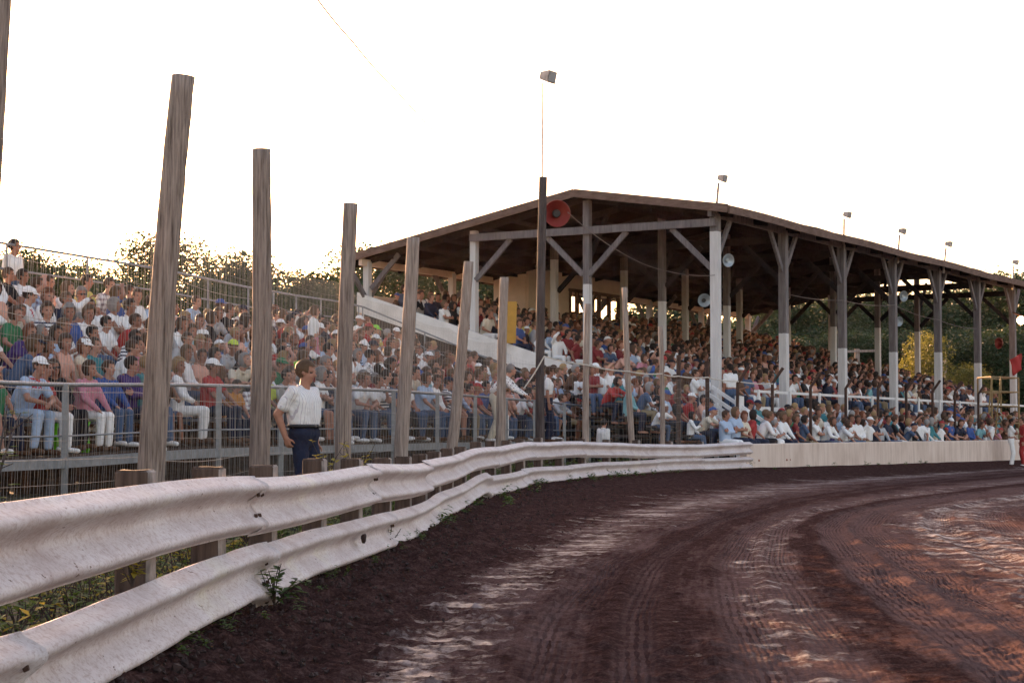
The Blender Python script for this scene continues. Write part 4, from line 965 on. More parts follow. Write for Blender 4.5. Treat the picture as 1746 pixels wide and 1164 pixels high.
def head_prims(m, c, Rm):
    f = lambda *v: Vector(c) + Rm @ Vector(v)
    ellip(m, f(-.012,0,.030), (.098,.077,.092), Rm); ellip(m, f(.018,0,-.030), (.072,.062,.085), Rm); ellip(m, f(.052,0,-.085), (.032,.034,.026), Rm)
    capsule(m, f(.084,0,.012), f(.106,0,-.024), .010, .016, 8); capsule(m, f(.072,-.03,.026), f(.078,.03,.026), .013, .013, 8)
    for s in (-1, 1):
        ellip(m, f(-.005, s*.078, -.005), (.020,.009,.032), Rm, 8, 6); ellip(m, f(.060, s*.036, -.035), (.022,.020,.022), Rm, 8, 6)
    capsule(m, f(.082,-.022,-.056), f(.082,.022,-.056), .009, .009, 6)
def rotzyx(yaw, pitch=0, roll=0): return (Matrix.Rotation(yaw, 3, 'Z') @ Matrix.Rotation(pitch, 3, 'Y') @ Matrix.Rotation(roll, 3, 'X'))

class Pose: pass
def make_pose(key, seated, lean=.1, yaw=0, hp=.05, handL=None, handR=None, legs=None, pelvis=None, wide=1.0, twist=0, bulk=1):
    P = Pose(); P.key = key; P.seated = seated
    P.pel = Vector(pelvis or ((0,0,.55) if seated else (0,0,.96)))
    t = Vector((math.sin(lean), 0, math.cos(lean))); P.chest = P.pel + t*.36; P.nb = P.pel + t*.50
    P.hd = P.nb + Vector((math.sin(lean*.5+.05)*.18+.02, 0, .165)); P.hR = rotzyx(yaw, hp)
    tw = Matrix.Rotation(twist, 3, 'Z'); P.tw = tw
    P.sh = {s: P.pel + t*.455 + tw @ Vector((0, s*.178*wide, 0)) for s in (-1, 1)}
    P.el, P.wr, P.hn = {}, {}, {}
    for s, h in ((1, handL), (-1, handR)):
        T, pole, nrm, curl = h; e, w_ = ik(P.sh[s], T, .285, .25, pole); P.el[s], P.wr[s], P.hn[s] = e, w_, (nrm, curl)
    P.hip = {s: P.pel + Vector((0, s*.09, -.03)) for s in (-1, 1)}; P.kn, P.an = {}, {}
    for s in (-1, 1):
        T, pole = legs[s]; k, a = ik(P.hip[s], T, .435, .425, pole); P.kn[s], P.an[s] = k, a
    b = MB(); pel, ch = P.pel, P.chest
    for s in (-1, 1):
        o = Vector((0, s*.062*wide, 0)); capsule(b, pel+o, ch+tw @ o*1.15, .100, .112); capsule(b, P.sh[s]*.92+ch*.08, ch + Vector((0,0,.03)), .060, .085)
        capsule(b, P.sh[s], P.el[s], .050*bulk, .040*bulk); capsule(b, P.el[s], P.wr[s], .040*bulk, .027*bulk)
        hand(b, P.wr[s], P.wr[s]-P.el[s], P.hn[s][0], s, P.hn[s][1])
        capsule(b, P.hip[s], P.kn[s], .080, .056); capsule(b, P.kn[s], P.an[s], .052, .037); capsule(b, P.an[s]+Vector((-.03,0,-.03)), P.an[s]+Vector((.14, s*.02, -.05)), .036, .03)
    capsule(b, P.nb - t*.06, P.hd + Vector((0,0,-.05)), .062, .054); head_prims(b, P.hd, P.hR)
    P.body = finish(b, 'person', .0085, .16, 3)
    # eyes and mouth as face materials
    Ri = P.hR.transposed()
    for p in P.body.polygons:
        q = Ri @ (p.center - P.hd)
        if q.x > .055:
            if abs(abs(q.y)-.031) < .013 and abs(q.z-.006) < .0085: p.material_index = 1
            elif abs(q.y) < .024 and abs(q.z+.056) < .008: p.material_index = 2
    for m_ in ('skin', 'eye', 'lip'): P.body.materials.append(M[m_])
    P.shirt = {}
    for kind, L in (('short', .62), ('long', 1.0), ('vest', .12)):
        m = MB()
        for s in (-1, 1):
            o = Vector((0, s*.066*wide, 0)); capsule(m, pel+o+Vector((0,0,-.03 if seated else .165)), ch+tw @ o*1.15, .118*bulk if seated else .112*bulk**1.6, .126*bulk); capsule(m, P.sh[s]*.94+ch*.06, ch + Vector((0,0,.02)), .068, .098)
            e = P.sh[s] + (P.el[s]-P.sh[s])*L; capsule(m, P.sh[s], e, .066*bulk, (.062 if kind != 'long' else .056)*bulk)
            if kind == 'long': capsule(m, P.el[s], P.wr[s] - (P.wr[s]-P.el[s])*.04, .056, .040)
        capsule(m, P.nb - t*.07, P.nb - t*.025, .078, .068)
        for s in (-1, 1): capsule(m, P.nb + Vector((.06, s*.005, -.035)), P.nb + Vector((.0, s*.075, .02)), .020, .016, 8); capsule(m, P.nb + Vector((.0, s*.075, .02)), P.nb + Vector((-.055, s*.03, .03)), .016, .014, 8)
        me = finish(m, 'shirt', .014, .55, 3, .016, len(key)*7); me.materials.append(M['cloth']); P.shirt[kind] = me
    P.trou = {}
    for kind in ('long', 'shorts'):
        m = MB()
        for s in (-1, 1):
            capsule(m, pel+Vector((0, s*.058*wide, .02)), pel+Vector((0, s*.06*wide, -.04)), .118 if seated else .121*bulk**1.3, .12); f = 1 if kind == 'long' else .80
            capsule(m, P.hip[s], P.hip[s]+(P.kn[s]-P.hip[s])*f, .096, .074 if kind == 'long' else .082)
            if kind == 'long': capsule(m, P.kn[s], P.an[s] + (P.kn[s]-P.an[s])*.06, .073, .060)
        me = finish(m, 'trousers', .014, .5, 3, .007, 5+len(key)); me.materials.append(M['cloth']); P.trou[kind] = me
    P.shoe = []
    for s in (-1, 1):
        m = MB(); capsule(m, P.an[s]+Vector((-.045,0,-.035)), P.an[s]+Vector((.15, s*.02, -.055)), .044, .036)
        me = finish(m, 'shoe', .014, .5, 2); me.materials.append(M['cloth']); P.shoe.append(me)
    P.eyes = None; return P
L_ = lambda kx, ax_, y=.11: {s: (Vector((ax_, s*y, .085)), Vector((1, 0, .8))) for s in (-1, 1)}
up_ = (0,0,-1)
seatlegs = L_(0, .44)
POSES = [
    make_pose('knees', True, .16, .12, .05, (Vector((.40,.13,.60)), (-.3,.6,-.5), (0,0,-1), .5), (Vector((.40,-.13,.60)), (-.3,-.6,-.5), (0,0,-1), .5), L_(0,.42)),
    make_pose('leanf', True, .55, -.25, -.02, (Vector((.47,.06,.66)), (.1,.7,-.5), (0,0,-1), .8), (Vector((.47,-.05,.66)), (.1,-.7,-.5), (0,0,-1), .8), L_(0,.40,.15)),
    make_pose('crossed', True, .04, .35, .0, (Vector((.20,-.12,.80)), (.2,.8,-.6), (-1,0,0), .5), (Vector((.22,.12,.78)), (.2,-.8,-.6), (-1,0,0), .5), L_(0,.5)),
    make_pose('chin', True, .40, -.1, .05, (Vector((.38,.05,.98)), (.4,.3,-1), (-1,0,0), 1.1), (Vector((.30,-.10,.62)), (-.2,-.8,-.4), (0,0,-1), .5), L_(0,.43)),
    make_pose('lap', True, .10, -.55, .02, (Vector((.27,.03,.66)), (-.2,.8,-.4), (0,0,-1), .6), (Vector((.27,-.03,.66)), (-.2,-.8,-.4), (0,0,-1), .6), L_(0,.38,.09)),
    make_pose('cup', True, .08, .05, -.03, (Vector((.30,.12,.62)), (-.3,.6,-.5), (0,0,-1), .5), (Vector((.34,-.10,.86)), (.0,-.8,-.8), (0,1,0), 1.0), {1: (Vector((.50,.13,.085)), Vector((1,0,.8))), -1: (Vector((.34,-.12,.085)), Vector((1,0,.8)))}),
    make_pose('aside', True, .12, .75, .0, (Vector((.36,.16,.60)), (-.3,.6,-.5), (0,0,-1), .5), (Vector((.10,-.34,.56)), (-1,-.5,.2), (0,0,-1), .3), {1: (Vector((.46,.14,.085)), Vector((1,.1,.8))), -1: (Vector((.42,-.16,.085)), Vector((1,-.2,.8)))}, twist=.35),
    make_pose('shade', True, .06, -.15, -.05, (Vector((.33,.10,.62)), (-.2,.8,-.4), (0,0,-1), .6), (Vector((.16,-.07,1.33)), (.5,-1,-.2), (0,1,-.4), .5), L_(0,.46,.13), twist=-.15),
    make_pose('hunch', True, .70, .2, -.35, (Vector((.50,.08,.74)), (.2,.9,-.2), (0,0,-1), 1.0), (Vector((.50,-.08,.74)), (.2,-.9,-.2), (0,0,-1), 1.0), L_(0,.36,.17)),
]
SLG = {s: (Vector((.02*s, s*.11, .085)), Vector((1, 0, 0))) for s in (-1, 1)}
STAND = make_pose('stand', False, .03, .3, .05, (Vector((.06,.24,.78)), (-1,.3,0), (0,-1,0), .45), (Vector((.05,-.24,.79)), (-1,-.3,0), (0,1,0), .45), SLG)
FOLD = make_pose('folded', False, .02, -.2, .05, (Vector((.20,-.12,1.22)), (.2,.8,-.6), (-1,0,0), .5), (Vector((.22,.12,1.20)), (.2,-.8,-.6), (-1,0,0), .5), SLG)
HERO = make_pose('hero', False, -.02, .22, .12, (Vector((.00,.26,.80)), (-.6,.6,0), (0,-1,0), .5), (Vector((-.10,-.21,.95)), (-1,-.5,0), (.3,1,-.2), .9), {1: (Vector((.12,.12,.085)), Vector((1,0,0))), -1: (Vector((-.06,-.11,.085)), Vector((1,0,0)))}, wide=1.14, bulk=1.14)
LEAN = make_pose('leanrail', False, .55, .4, -.1, (Vector((.62,.22,1.0)), (-.2,.8,-.5), (0,0,-1), .8), (Vector((.62,-.18,1.0)), (-.2,-.8,-.5), (0,0,-1), .8), {s: (Vector((-.12, s*.11, .085)), Vector((1,0,0))) for s in (-1, 1)}, pelvis=(-.02, 0, .94))
HBACK = STAND

# hair and caps in head space
def hair_mesh(kind, seed=0):
    m = MB()
    big, bot, side = {'short': (1.11, -.065, -.012), 'long': (1.16, -.17, .028), 'curly': (1.27, -.10, .012), 'bob': (1.18, -.115, .030), 'low': (1.05, -.05, -.012)}[kind]
    n, k = 26, 18; rr = random.Random(seed)
    for i in range(k+1):
        t_ = math.pi*i/k
        for j in range(n):
            a = 2*math.pi*j/n; d = Vector((math.sin(t_)*math.cos(a), math.sin(t_)*math.sin(a), math.cos(t_)))
            w_ = 1 + (rr.random()-.5)*(.17 if kind == 'curly' else .06); st_ = (1.7 if kind == 'long' else 1.35 if kind in ('bob', 'curly') else 1.05) if d.z < 0 else 1
            fl = (.30 if kind in ('bob', 'long') else 0)*max(0, -d.z)        # fuller towards the ends
            hx_ = d.x*.100*big*w_*(1+fl*.3); m.v.append((hx_-.014, d.y*.080*big*w_*(1+fl*.5), d.z*.094*big*w_*st_+.034))
    def keep(q):
        x, y, z = q
        if kind == 'low': return -.05 < z < .05 and x < (.035 if z > 0 else -.012)
        if z < bot: return False
        if z > .074: return True
        if z > -.004: return x < .040
        return x < side
    for i in range(k):
        for j in range(n):
            q = [i*n+j, (i+1)*n+j, (i+1)*n+(j+1)%n, i*n+(j+1)%n]
            c = sum((Vector(m.v[v_]) for v_ in q), Vector())/4
            if keep(c): m.f.append(tuple(q)); m.m.append(0)
    me = m.mesh('hair', True); me.materials.append(M['hair']); return me
HAIR = {k: hair_mesh(k, i) for i, k in enumerate(('short', 'long', 'curly', 'bob', 'low'))}
HAIR['short2'] = hair_mesh('short', 44)
def cap_mesh():
    m = MB(); n, k = 20, 7
    for i in range(k+1):
        t_ = math.pi/2*i/k
        for j in range(n): a = 2*math.pi*j/n; m.v.append((math.sin(t_)*math.cos(a)*.110-.010, math.sin(t_)*math.sin(a)*.090, math.cos(t_)*.088+.050))
    for i in range(k):
        for j in range(n): m.f.append((i*n+j, (i+1)*n+j, (i+1)*n+(j+1)%n, i*n+(j+1)%n)); m.m.append(0)
    o = len(m.v); g = 9
    for i in range(g):
        a = -1.05 + 2.1*i/(g-1)
        for r_, dz in ((1.0, .0), (1.62, -.030)):
            for th in (0, -.006): m.v.append((math.cos(a)*.108*(r_ if r_ == 1 else 1+.62*math.cos(a*.7))-.010, math.sin(a)*.088*(1 if r_ == 1 else 1.02), .050+dz*math.cos(a*.9)+th))
    for i in range(g-1):
        a = o+i*4; b = a+4
        m.f += [(a, b, b+2, a+2), (a+1, a+3, b+3, b+1), (a+2, b+2, b+3, a+3)]; m.m += [0]*3
    me = m.mesh('cap', True); me.materials.append(M['cloth']); return me
CAP = cap_mesh()
m = MB(); capsule(m, (.100,-.045,.012), (.100,.045,.012), .006, .006, 6)
for s in (-1, 1): ellip(m, (.100, s*.034, .004), (.006,.024,.019)); capsule(m, (.096, s*.058, .012), (.0, s*.083, .010), .004, .004, 5)
GLASSES = m.mesh('glasses', True); GLASSES.materials.append(M['black_rubber'])

SKIN = [(.43,.21,.145), (.49,.25,.175), (.36,.165,.11), (.40,.195,.14), (.29,.135,.09)]
HAIRC = {'dark': (.025,.016,.013), 'brown': (.075,.040,.025), 'light brown': (.14,.080,.045), 'blond': (.36,.23,.11), 'grey': (.30,.28,.27), 'red': (.17,.055,.025)}
COL = {'white': (.86,.84,.83), 'cream': (.68,.60,.48), 'pale blue': (.42,.52,.68), 'light grey': (.45,.45,.47), 'red': (.40,.04,.04), 'dark red': (.22,.025,.03), 'pink': (.58,.24,.30), 'blue': (.05,.10,.30), 'denim blue': (.075,.115,.20), 'navy': (.017,.022,.048), 'purple': (.07,.04,.16),
       'black': (.018,.016,.020), 'teal': (.05,.22,.25), 'green': (.04,.19,.09), 'neon green': (.30,.75,.06), 'yellow': (.62,.50,.14), 'yellow-green': (.55,.65,.10), 'orange': (.52,.23,.06), 'peach': (.66,.36,.28), 'brown': (.12,.06,.035), 'khaki': (.33,.25,.15), 'turquoise': (.22,.44,.47)}
PALETTE = ['white']*30 + ['cream']*4 + ['pale blue']*7 + ['light grey']*4 + ['red']*4 + ['dark red']*2 + ['pink']*2 + ['blue']*3 + ['denim blue']*3 + ['navy']*5 + ['purple'] + ['black']*7 + ['teal']*2 + ['green']*2 + ['yellow'] + ['orange'] + ['peach']*2 + ['brown']*2 + ['turquoise']
BOTTOM = ['denim blue']*6 + ['navy']*6 + ['white']*3 + ['khaki']*2 + ['light grey'] + ['black']*2

class Spec: pass
def rand_spec(r):
    s = Spec(); s.pose = r.choice([0,1,2,2,3,4,4,5,6,6,7,8]); s.shirt = r.choice(PALETTE); s.pat = r.choice([None]*9 + ['stripe', 'dots', 'plaid', 'pin'] ) if s.shirt in ('white','cream','pale blue','pink','yellow','light grey') else None
    s.sleeve = r.choice(['short']*5 + ['long']*2 + ['vest']); s.bottom = r.choice(BOTTOM); s.short = r.random() < .25
    s.hair = r.choice(['short','short','short2','short','bob','long','curly']); s.hc = r.choice(['dark','brown','brown','brown','light brown','light brown','blond','grey','red'])
    s.cap = r.choice(['white','white','red','blue','navy','black']) if r.random() < .15 else None; s.skin = r.randrange(len(SKIN)); s.sc = r.uniform(.93, 1.04)
    if r.random() < .12: s.sc = r.uniform(.76, .86)
    s.turn = r.gauss(.0, .34); s.tilt = (r.gauss(0, .05), r.gauss(0, .05)); s.glass = False; s.label = None; return s

def build_person(s, loc, ang, pose=None):
    P = pose or POSES[s.pose]
    b = bpy.data.objects.new('person', P.body); C.objects.link(b); b.location = loc; b.rotation_euler = (*getattr(s, 'tilt', (0, 0)), ang); b.scale = (s.sc,)*3; b.color = SKIN[s.skin] + (1,)
    def child(nm, me, col, mt=None, head=False):
        o = bpy.data.objects.new(nm, me); C.objects.link(o); o.parent = b; o.color = tuple(col) + (1,)
        if head: o.matrix_local = Matrix.Translation(P.hd) @ P.hR.to_4x4()
        if mt: o.material_slots[0].link = 'OBJECT'; o.material_slots[0].material = M[mt]
        return o
    child('shirt', P.shirt[s.sleeve], COL[s.shirt], 'cloth_' + s.pat if s.pat else None)
    child('shorts' if s.short else 'trousers', P.trou['shorts' if s.short else 'long'], COL[s.bottom])
    for sh_ in P.shoe: child('shoe', sh_, COL['white'] if s.skin % 2 else COL['brown'])
    if s.cap: child('cap', CAP, COL[s.cap], None, True); child('hair', HAIR['low'] if s.hair.startswith('short') else HAIR[s.hair], HAIRC[s.hc], None, True)
    else: child('hair', HAIR[s.hair], HAIRC[s.hc], None, True)
    if s.glass: child('glasses', GLASSES, (.02,.02,.02), None, True)
    return b

# --- seats on the bleachers
r = random.Random(2024); seats = []
for k in range(NROW):
    s = .6 + .1*k
    while s < BL - .35:
        p = ble(s, row_fr(k, s)-.01); p.z = foot_z(s, k) + .023
        if r.random() > (.07 if k < 5 else .16): seats.append([k, s, p])
        s += r.uniform(.47, .60)
# people one can pick out in the photo: head pixel, shirt, pattern, sleeve, bottom, hair, hair colour, cap, pose, label
KN = [
 (35,462,'white',None,'short','denim blue','short','dark',None,2), (16,473,'black',None,'short','denim blue','short','brown',None,0), (45,490,'white','print','short','pale blue','short','dark','white',0), (80,479,'peach',None,'short','denim blue','short','brown',None,0), (103,483,'white',None,'short','white','bob','light brown',None,2),
 (134,475,'yellow',None,'short','navy','short','dark',None,0), (146,490,'white','dots','long','denim blue','curly','grey',None,4), (177,490,'white','plaid','short','white','short2','brown',None,3), (200,464,'yellow',None,'short','navy','short','dark','black',2), (212,482,'denim blue',None,'short','denim blue','short','brown',None,0), (237,476,'white',None,'short','denim blue','short','brown',None,4), (243,494,'pale blue',None,'short','navy','short','dark',None,0),
 (74,532,'white','stripe','short','denim blue','curly','brown',None,4), (99,536,'pale blue',None,'long','denim blue','long','dark',None,0), (140,540,'white',None,'vest','denim blue','curly','light brown',None,4), (173,544,'white',None,'short','denim blue','short','dark',None,0), (198,540,'red',None,'short','navy','short','brown',None,1), (221,546,'white','stripe','short','white','short2','dark',None,3), (233,517,'white',None,'short','denim blue','short','dark',None,0),
 (144,566,'white',None,'vest','denim blue','short2','dark',None,4), (167,582,'teal',None,'short','denim blue','short','brown',None,0), (200,586,'white',None,'short','denim blue','short','brown',None,3), (109,564,'peach',None,'short','khaki','bob','brown',None,4), (237,586,'pink',None,'short','denim blue','short','dark',None,0), (178,614,'blue',None,'long','denim blue','short','brown',None,0), (214,613,'purple',None,'long','navy','short2','dark',None,2), (138,618,'pink',None,'long','white','bob','brown',None,0),
 (111,638,'black',None,'long','black','long','brown',None,4), (37,622,'pale blue','print','short','pale blue','short','brown','white',1), (62,600,'red',None,'short','white','short','brown',None,0), (85,600,'dark red',None,'short','navy','bob','brown',None,3),
 (317,523,'light grey',None,'short','denim blue','short','brown',None,0), (332,532,'white',None,'short','denim blue','bob','brown',None,4), (377,498,'white',None,'short','navy','short','brown','blue',2), (400,500,'light grey',None,'short','navy','short','brown','navy',0), (398,520,'black',None,'long','black','short','brown',None,2), (311,549,'white',None,'short','denim blue','bob','brown',None,0), (340,560,'turquoise',None,'vest','denim blue','curly','light brown',None,4), (363,582,'blue',None,'short','navy','short','brown',None,0), (380,572,'light grey',None,'short','denim blue','short','brown','yellow-green',1), (406,566,'peach',None,'short','khaki','short','blond',None,0),
 (313,584,'light grey',None,'short','denim blue','short','brown',None,3), (330,630,'white',None,'long','white','curly','blond',None,4), (357,632,'red',None,'short','navy','short','brown','white',0), (397,680,'orange',None,'short','navy','short','brown',None,0), (385,604,'brown',None,'short','denim blue','long','dark',None,0), (410,590,'white',None,'short','denim blue','short','dark',None,1),
 (429,489,'white',None,'short','denim blue','short','light brown',None,2), (468,530,'white',None,'short','denim blue','short','brown',None,0), (482,540,'white',None,'vest','turquoise','short','light brown','white',2), (503,530,'light grey',None,'short','denim blue','short','dark',None,0), (565,537,'pale blue',None,'short','denim blue','short','brown',None,3), (572,556,'red',None,'short','navy','short','brown',None,0), (524,582,'green',None,'short','denim blue','short2','brown',None,1), (499,585,'neon green',None,'short','denim blue','short','light brown',None,0), (472,597,'green',None,'short','navy','short','brown','green',3), (485,587,'red',None,'short','denim blue','short','brown',None,0), (563,592,'white',None,'vest','denim blue','short','dark',None,2),
 (468,628,'light grey',None,'short','navy','short','dark',None,1), (501,624,'peach',None,'short','khaki','bob','light brown',None,0), (474,645,'yellow-green',None,'short','navy','short','light brown',None,0), (572,640,'navy',None,'short','denim blue','short','dark',None,0), (643,542,'light grey',None,'short','denim blue','short','brown','neon green',2), (637,567,'yellow',None,'short','denim blue','short','brown','neon green',0), (631,579,'white',None,'short','denim blue','short','brown','white',1), (612,540,'white',None,'short','denim blue','short','brown','white',0), (627,552,'dark red',None,'short','denim blue','short','red',None,0), (672,575,'light grey',None,'short','denim blue','short','brown',None,0), (728,587,'light grey',None,'short','denim blue','short','brown',None,0), (765,606,'white',None,'short','denim blue','bob','brown',None,4), (726,624,'turquoise',None,'short','denim blue','short2','brown',None,0), (658,632,'white','stripe','short','denim blue','short','dark',None,0),
 (720,667,'pale blue',None,'short','denim blue','bob','brown',None,0), (650,668,'white',None,'short','denim blue','short','brown',None,3), (615,668,'white',None,'short','denim blue','short','light brown',None,1), (700,640,'white',None,'short','denim blue','bob','light brown',None,4), (803,650,'blue',None,'short','denim blue','short','brown',None,0), (825,650,'blue',None,'short','navy','short','dark',None,3), (945,645,'white','stripe','short','navy','short','brown',None,2), (877,690,'white',None,'short','denim blue','short','dark',None,1),
]
def head_px(seat, sc=1):
    a = ble_face(seat[1]); return proj(seat[2] + Vector((math.cos(a)*.1, math.sin(a)*.1, 1.24*sc)))
specs = [rand_spec(r) for _ in seats]; used = set()
for kn in KN:
    best, bd = None, 1e9
    for i, st_ in enumerate(seats):
        if i in used: continue
        hx_, hy_ = head_px(st_); d = math.hypot(hx_-kn[0], (hy_-kn[1])*1.0)
        if d < bd: best, bd = i, d
    if bd > 70: continue
    used.add(best); st_ = seats[best]
    hx_, hy_ = head_px(st_); ds = (kn[0]-hx_)*st_[2].y/F/max(.25, .95*abs(ble(st_[1]+.1, 0).x-ble(st_[1]-.1, 0).x)*5*1.6)
    sp_ = specs[best]; (sp_.shirt, sp_.pat, sp_.sleeve, sp_.bottom, sp_.hair, sp_.hc, sp_.cap, sp_.pose) = kn[2:10]; sp_.short = False; sp_.sc = max(sp_.sc, .93) if kn[2] != 'orange' else .78; sp_.known = True
    sp_.turn *= .6
    if kn[0] in (146, 111): sp_.glass = True
vis = []
for st_, sp_ in zip(seats, specs):
    hx_, hy_ = head_px(st_)
    vis.append((st_[2].length + (1000 if hx_ < -45 else 0), st_, sp_, hx_, hy_))
vis.sort(key=lambda v_: v_[0])
NIND = 284
inds, rest = vis[:NIND], vis[NIND:]
people = []
for d_, st_, sp_, hx_, hy_ in inds:
    a = ble_face(st_[1]) + sp_.turn + .0
    b = build_person(sp_, st_[2] + Vector((math.cos(a), math.sin(a), 0))*(-.02), a); people.append([b, sp_, st_[0], hx_, hy_])

# --- labels that single each one out
ROW = ['front row', 'second row up', 'third row up', 'fourth row up', 'fifth row up', 'sixth row up', 'top row']
def zone(px):
    tb_ = [(60, 'at left edge'), (175, 'left of leaning thick post'), (325, 'around leaning thick post'), (415, 'between first two posts'), (500, 'left of standing man'), (610, 'right of standing man'), (690, 'before the fourth post'), (760, 'between fourth and fifth posts'), (830, 'around most slanted post'), (900, 'left of dark pole'), (9999, 'right of dark pole')]
    for x_, n_ in tb_:
        if px < x_: return n_
PATW = {'stripe': 'striped ', 'pin': 'pinstriped ', 'dots': 'dotted ', 'plaid': 'checked ', 'print': 'red-printed ', None: ''}
def look(sp_):
    h = f'{sp_.cap} cap' if sp_.cap else {'short': 'short ', 'short2': 'short ', 'bob': 'bobbed ', 'long': 'long ', 'curly': 'curly ', 'low': 'short '}[sp_.hair] + sp_.hc + ' hair'
    tp = {'short': 'shirt', 'long': 'long sleeves', 'vest': 'tank top'}[sp_.sleeve]
    return h, f'{PATW[sp_.pat]}{sp_.shirt} {tp}'
cands = {}
for pr_ in people:
    h, c_ = look(pr_[1]); pr_.append(f'person in {c_}, {h}, {ROW[pr_[2]].replace(" up", "")} {zone(pr_[3])}'); cands.setdefault(pr_[5], []).append(pr_)
OR2 = ['leftmost', 'second', 'third', 'fourth', 'fifth', 'sixth', 'seventh']
for lab, grp in cands.items():
    grp.sort(key=lambda q: q[3])
    for i, q in enumerate(grp):
        l_ = lab
        if len(grp) > 1: l_ = (OR2[i] + (' ' if i == 0 else '-from-left ')) + lab
        wds = l_.split()
        if len(wds) > 16: l_ = l_.replace(' up ', ' '); wds = l_.split()
        if len(wds) > 16: l_ = l_.replace('person in ', ''); 
        tag(q[0], l_, 'person', 'spectators seated on the open bleachers')

# --- people standing or walking, one by one
def one(px, py, Y, z, pose, ang, sc, shirt, pat, sleeve, bottom, hair, hc, lab, cap=None, skin=0, short=False, glass=False, grp=None, sit=None):
    s = Spec(); s.shirt, s.pat, s.sleeve, s.bottom, s.hair, s.hc, s.cap, s.skin, s.sc, s.short, s.glass, s.pose = shirt, pat, sleeve, bottom, hair, hc, cap, skin, sc, short, glass, sit or 0
    p = pt(px, py, Y); p.z = z; b = build_person(s, p, ang, pose); tag(b, lab, 'person', grp); return b
hero = one(519, 700, 20.0, .05, HERO, R(-24), 1.02, 'white', 'pin', 'short', 'navy', 'short', 'light brown', 'man standing on the ground in white pinstriped shirt and dark trousers, hand on hip', skin=0)
m = MB(); HP = HERO.pel + Vector((0,0,.105)); m.tube([HP + Vector((.138*math.cos(a)-.002, .205*math.sin(a), 0)) for a in np.linspace(0, 2*math.pi, 29)], .021, 6)
bo_ = obj('belt', m, M['black_rubber'], hero, True)
one(20, 500, 31.3, 2.62, STAND, R(-20), .98, 'white', None, 'short', 'denim blue', 'short', 'dark', 'man in white shirt standing highest at the left edge of the top row', skin=2)
one(534, 570, 37.5, 2.12, STAND, R(-5), .88, 'white', None, 'long', 'pink', 'bob', 'light brown', 'girl in white sweatshirt and pink shorts standing among the seated crowd', skin=1, short=True)
one(846, 690, 39.9, .93, LEAN, R(-10), 1.0, 'white', 'dots', 'long', 'cream', 'short', 'grey', 'man in white patterned shirt bending over the pipe railing', skin=1)
one(934, 690, 44.3, .92, STAND, R(-5), 1.02, 'white', 'print', 'short', 'navy', 'short', 'brown', 'man in printed white shirt and dark trousers standing just right of the tall dark pole', skin=2)
one(1028, 735, 42.9, .06, STAND, R(40), .80, 'white', None, 'long', 'denim blue', 'short', 'dark', 'small child in white top standing behind the guardrail', skin=1)
one(1184, 680, 51.5, 1.15, FOLD, R(-15), 1.0, 'white', None, 'short', 'navy', 'short', 'brown', 'man in white shirt standing left of the nearest front roof post', skin=1)
one(1246, 665, 53.4, 1.38, STAND, R(120), 1.0, 'white', 'print', 'short', 'denim blue', 'short', 'dark', 'man in white jersey seen from behind on the white stair landing', skin=2)
one(1277, 735, 49.7, .42, STAND, R(-35), .92, 'white', None, 'short', 'navy', 'short', 'brown', 'person in white shirt standing at the bottom of the white stairs', skin=3, cap='dark red')
one(1724, 750, 66.2, .02, FOLD, R(-15), .97, 'white', None, 'short', 'white', 'short', 'dark', 'person all in white with dark belt leaning against the end of the pale wall', skin=2)
one(1745, 750, 66.6, .02, STAND, R(180), 1.0, 'red', None, 'long', 'red', 'short', 'brown', 'person in red racing overalls at the right edge of the photo', skin=1)
# bright green cloth hanging from a front seat
for px in (97, 151):
    s = min(np.arange(0, BL, .05), key=lambda s: abs(proj(ble(s, .1) + Vector((0,0,1.2)))[0]-px)); p = ble(s, .12); gz = base_z(s)
    m = MB()
    for i in range(6):
        for j in range(4): m.v.append(tuple(p + Vector((.03*math.sin(i*1.3), 0, gz+.02+.42*i/5)) + Vector((.10*j/3+.012*math.sin(i+j), .02*math.sin(j*2), 0))))
    for i in range(5):
        for j in range(3): a = i*4+j; m.f.append((a, a+1, a+5, a+4)); m.m.append(0)
    o = obj('green_bag', m, None, smooth=True); o.data.materials.append(M['cloth']); o.color = (.22,.80,.03,1); o.modifiers.new('t', 'SOLIDIFY').thickness = .03
    tag(o, 'bright green bag standing under the front row seats, ' + ('left one of two' if px == 97 else 'right one of two'), 'bag')

# --- the far crowd: one uncountable mass in the stand and along the wall
def lod(me, ratio):
    o = bpy.data.objects.new('tmp', me); C.objects.link(o); d_ = o.modifiers.new('d', 'DECIMATE'); d_.ratio = ratio
    dg = bpy.context.evaluated_depsgraph_get(); out = bpy.data.meshes.new_from_object(o.evaluated_get(dg)); bpy.data.objects.remove(o)
    out.calc_loop_triangles(); n = len(out.vertices); v_ = np.empty(n*3, np.float32); out.vertices.foreach_get('co', v_)
    f = np.empty(len(out.loop_triangles)*3, np.int32); out.loop_triangles.foreach_get('vertices', f); bpy.data.meshes.remove(out); return v_.reshape(-1,3), f.reshape(-1,3)
LOD = []
for P in POSES:
    d = {'body': lod(P.body, .16), 'short': lod(P.shirt['short'], .14), 'long': lod(P.shirt['long'], .14), 'trou': lod(P.trou['long'], .13)}
    for hk in ('short', 'long', 'curly', 'bob'):
        v_, f = lod(HAIR[hk], .5); Rm = np.array(P.hR); d[hk] = (v_ @ Rm.T + np.array(P.hd, np.float32), f)
    v_, f = lod(CAP, .6); d['cap'] = (v_ @ np.array(P.hR).T + np.array(P.hd, np.float32), f); LOD.append(d)
CV, CF, CC = [], [], []; nv = 0
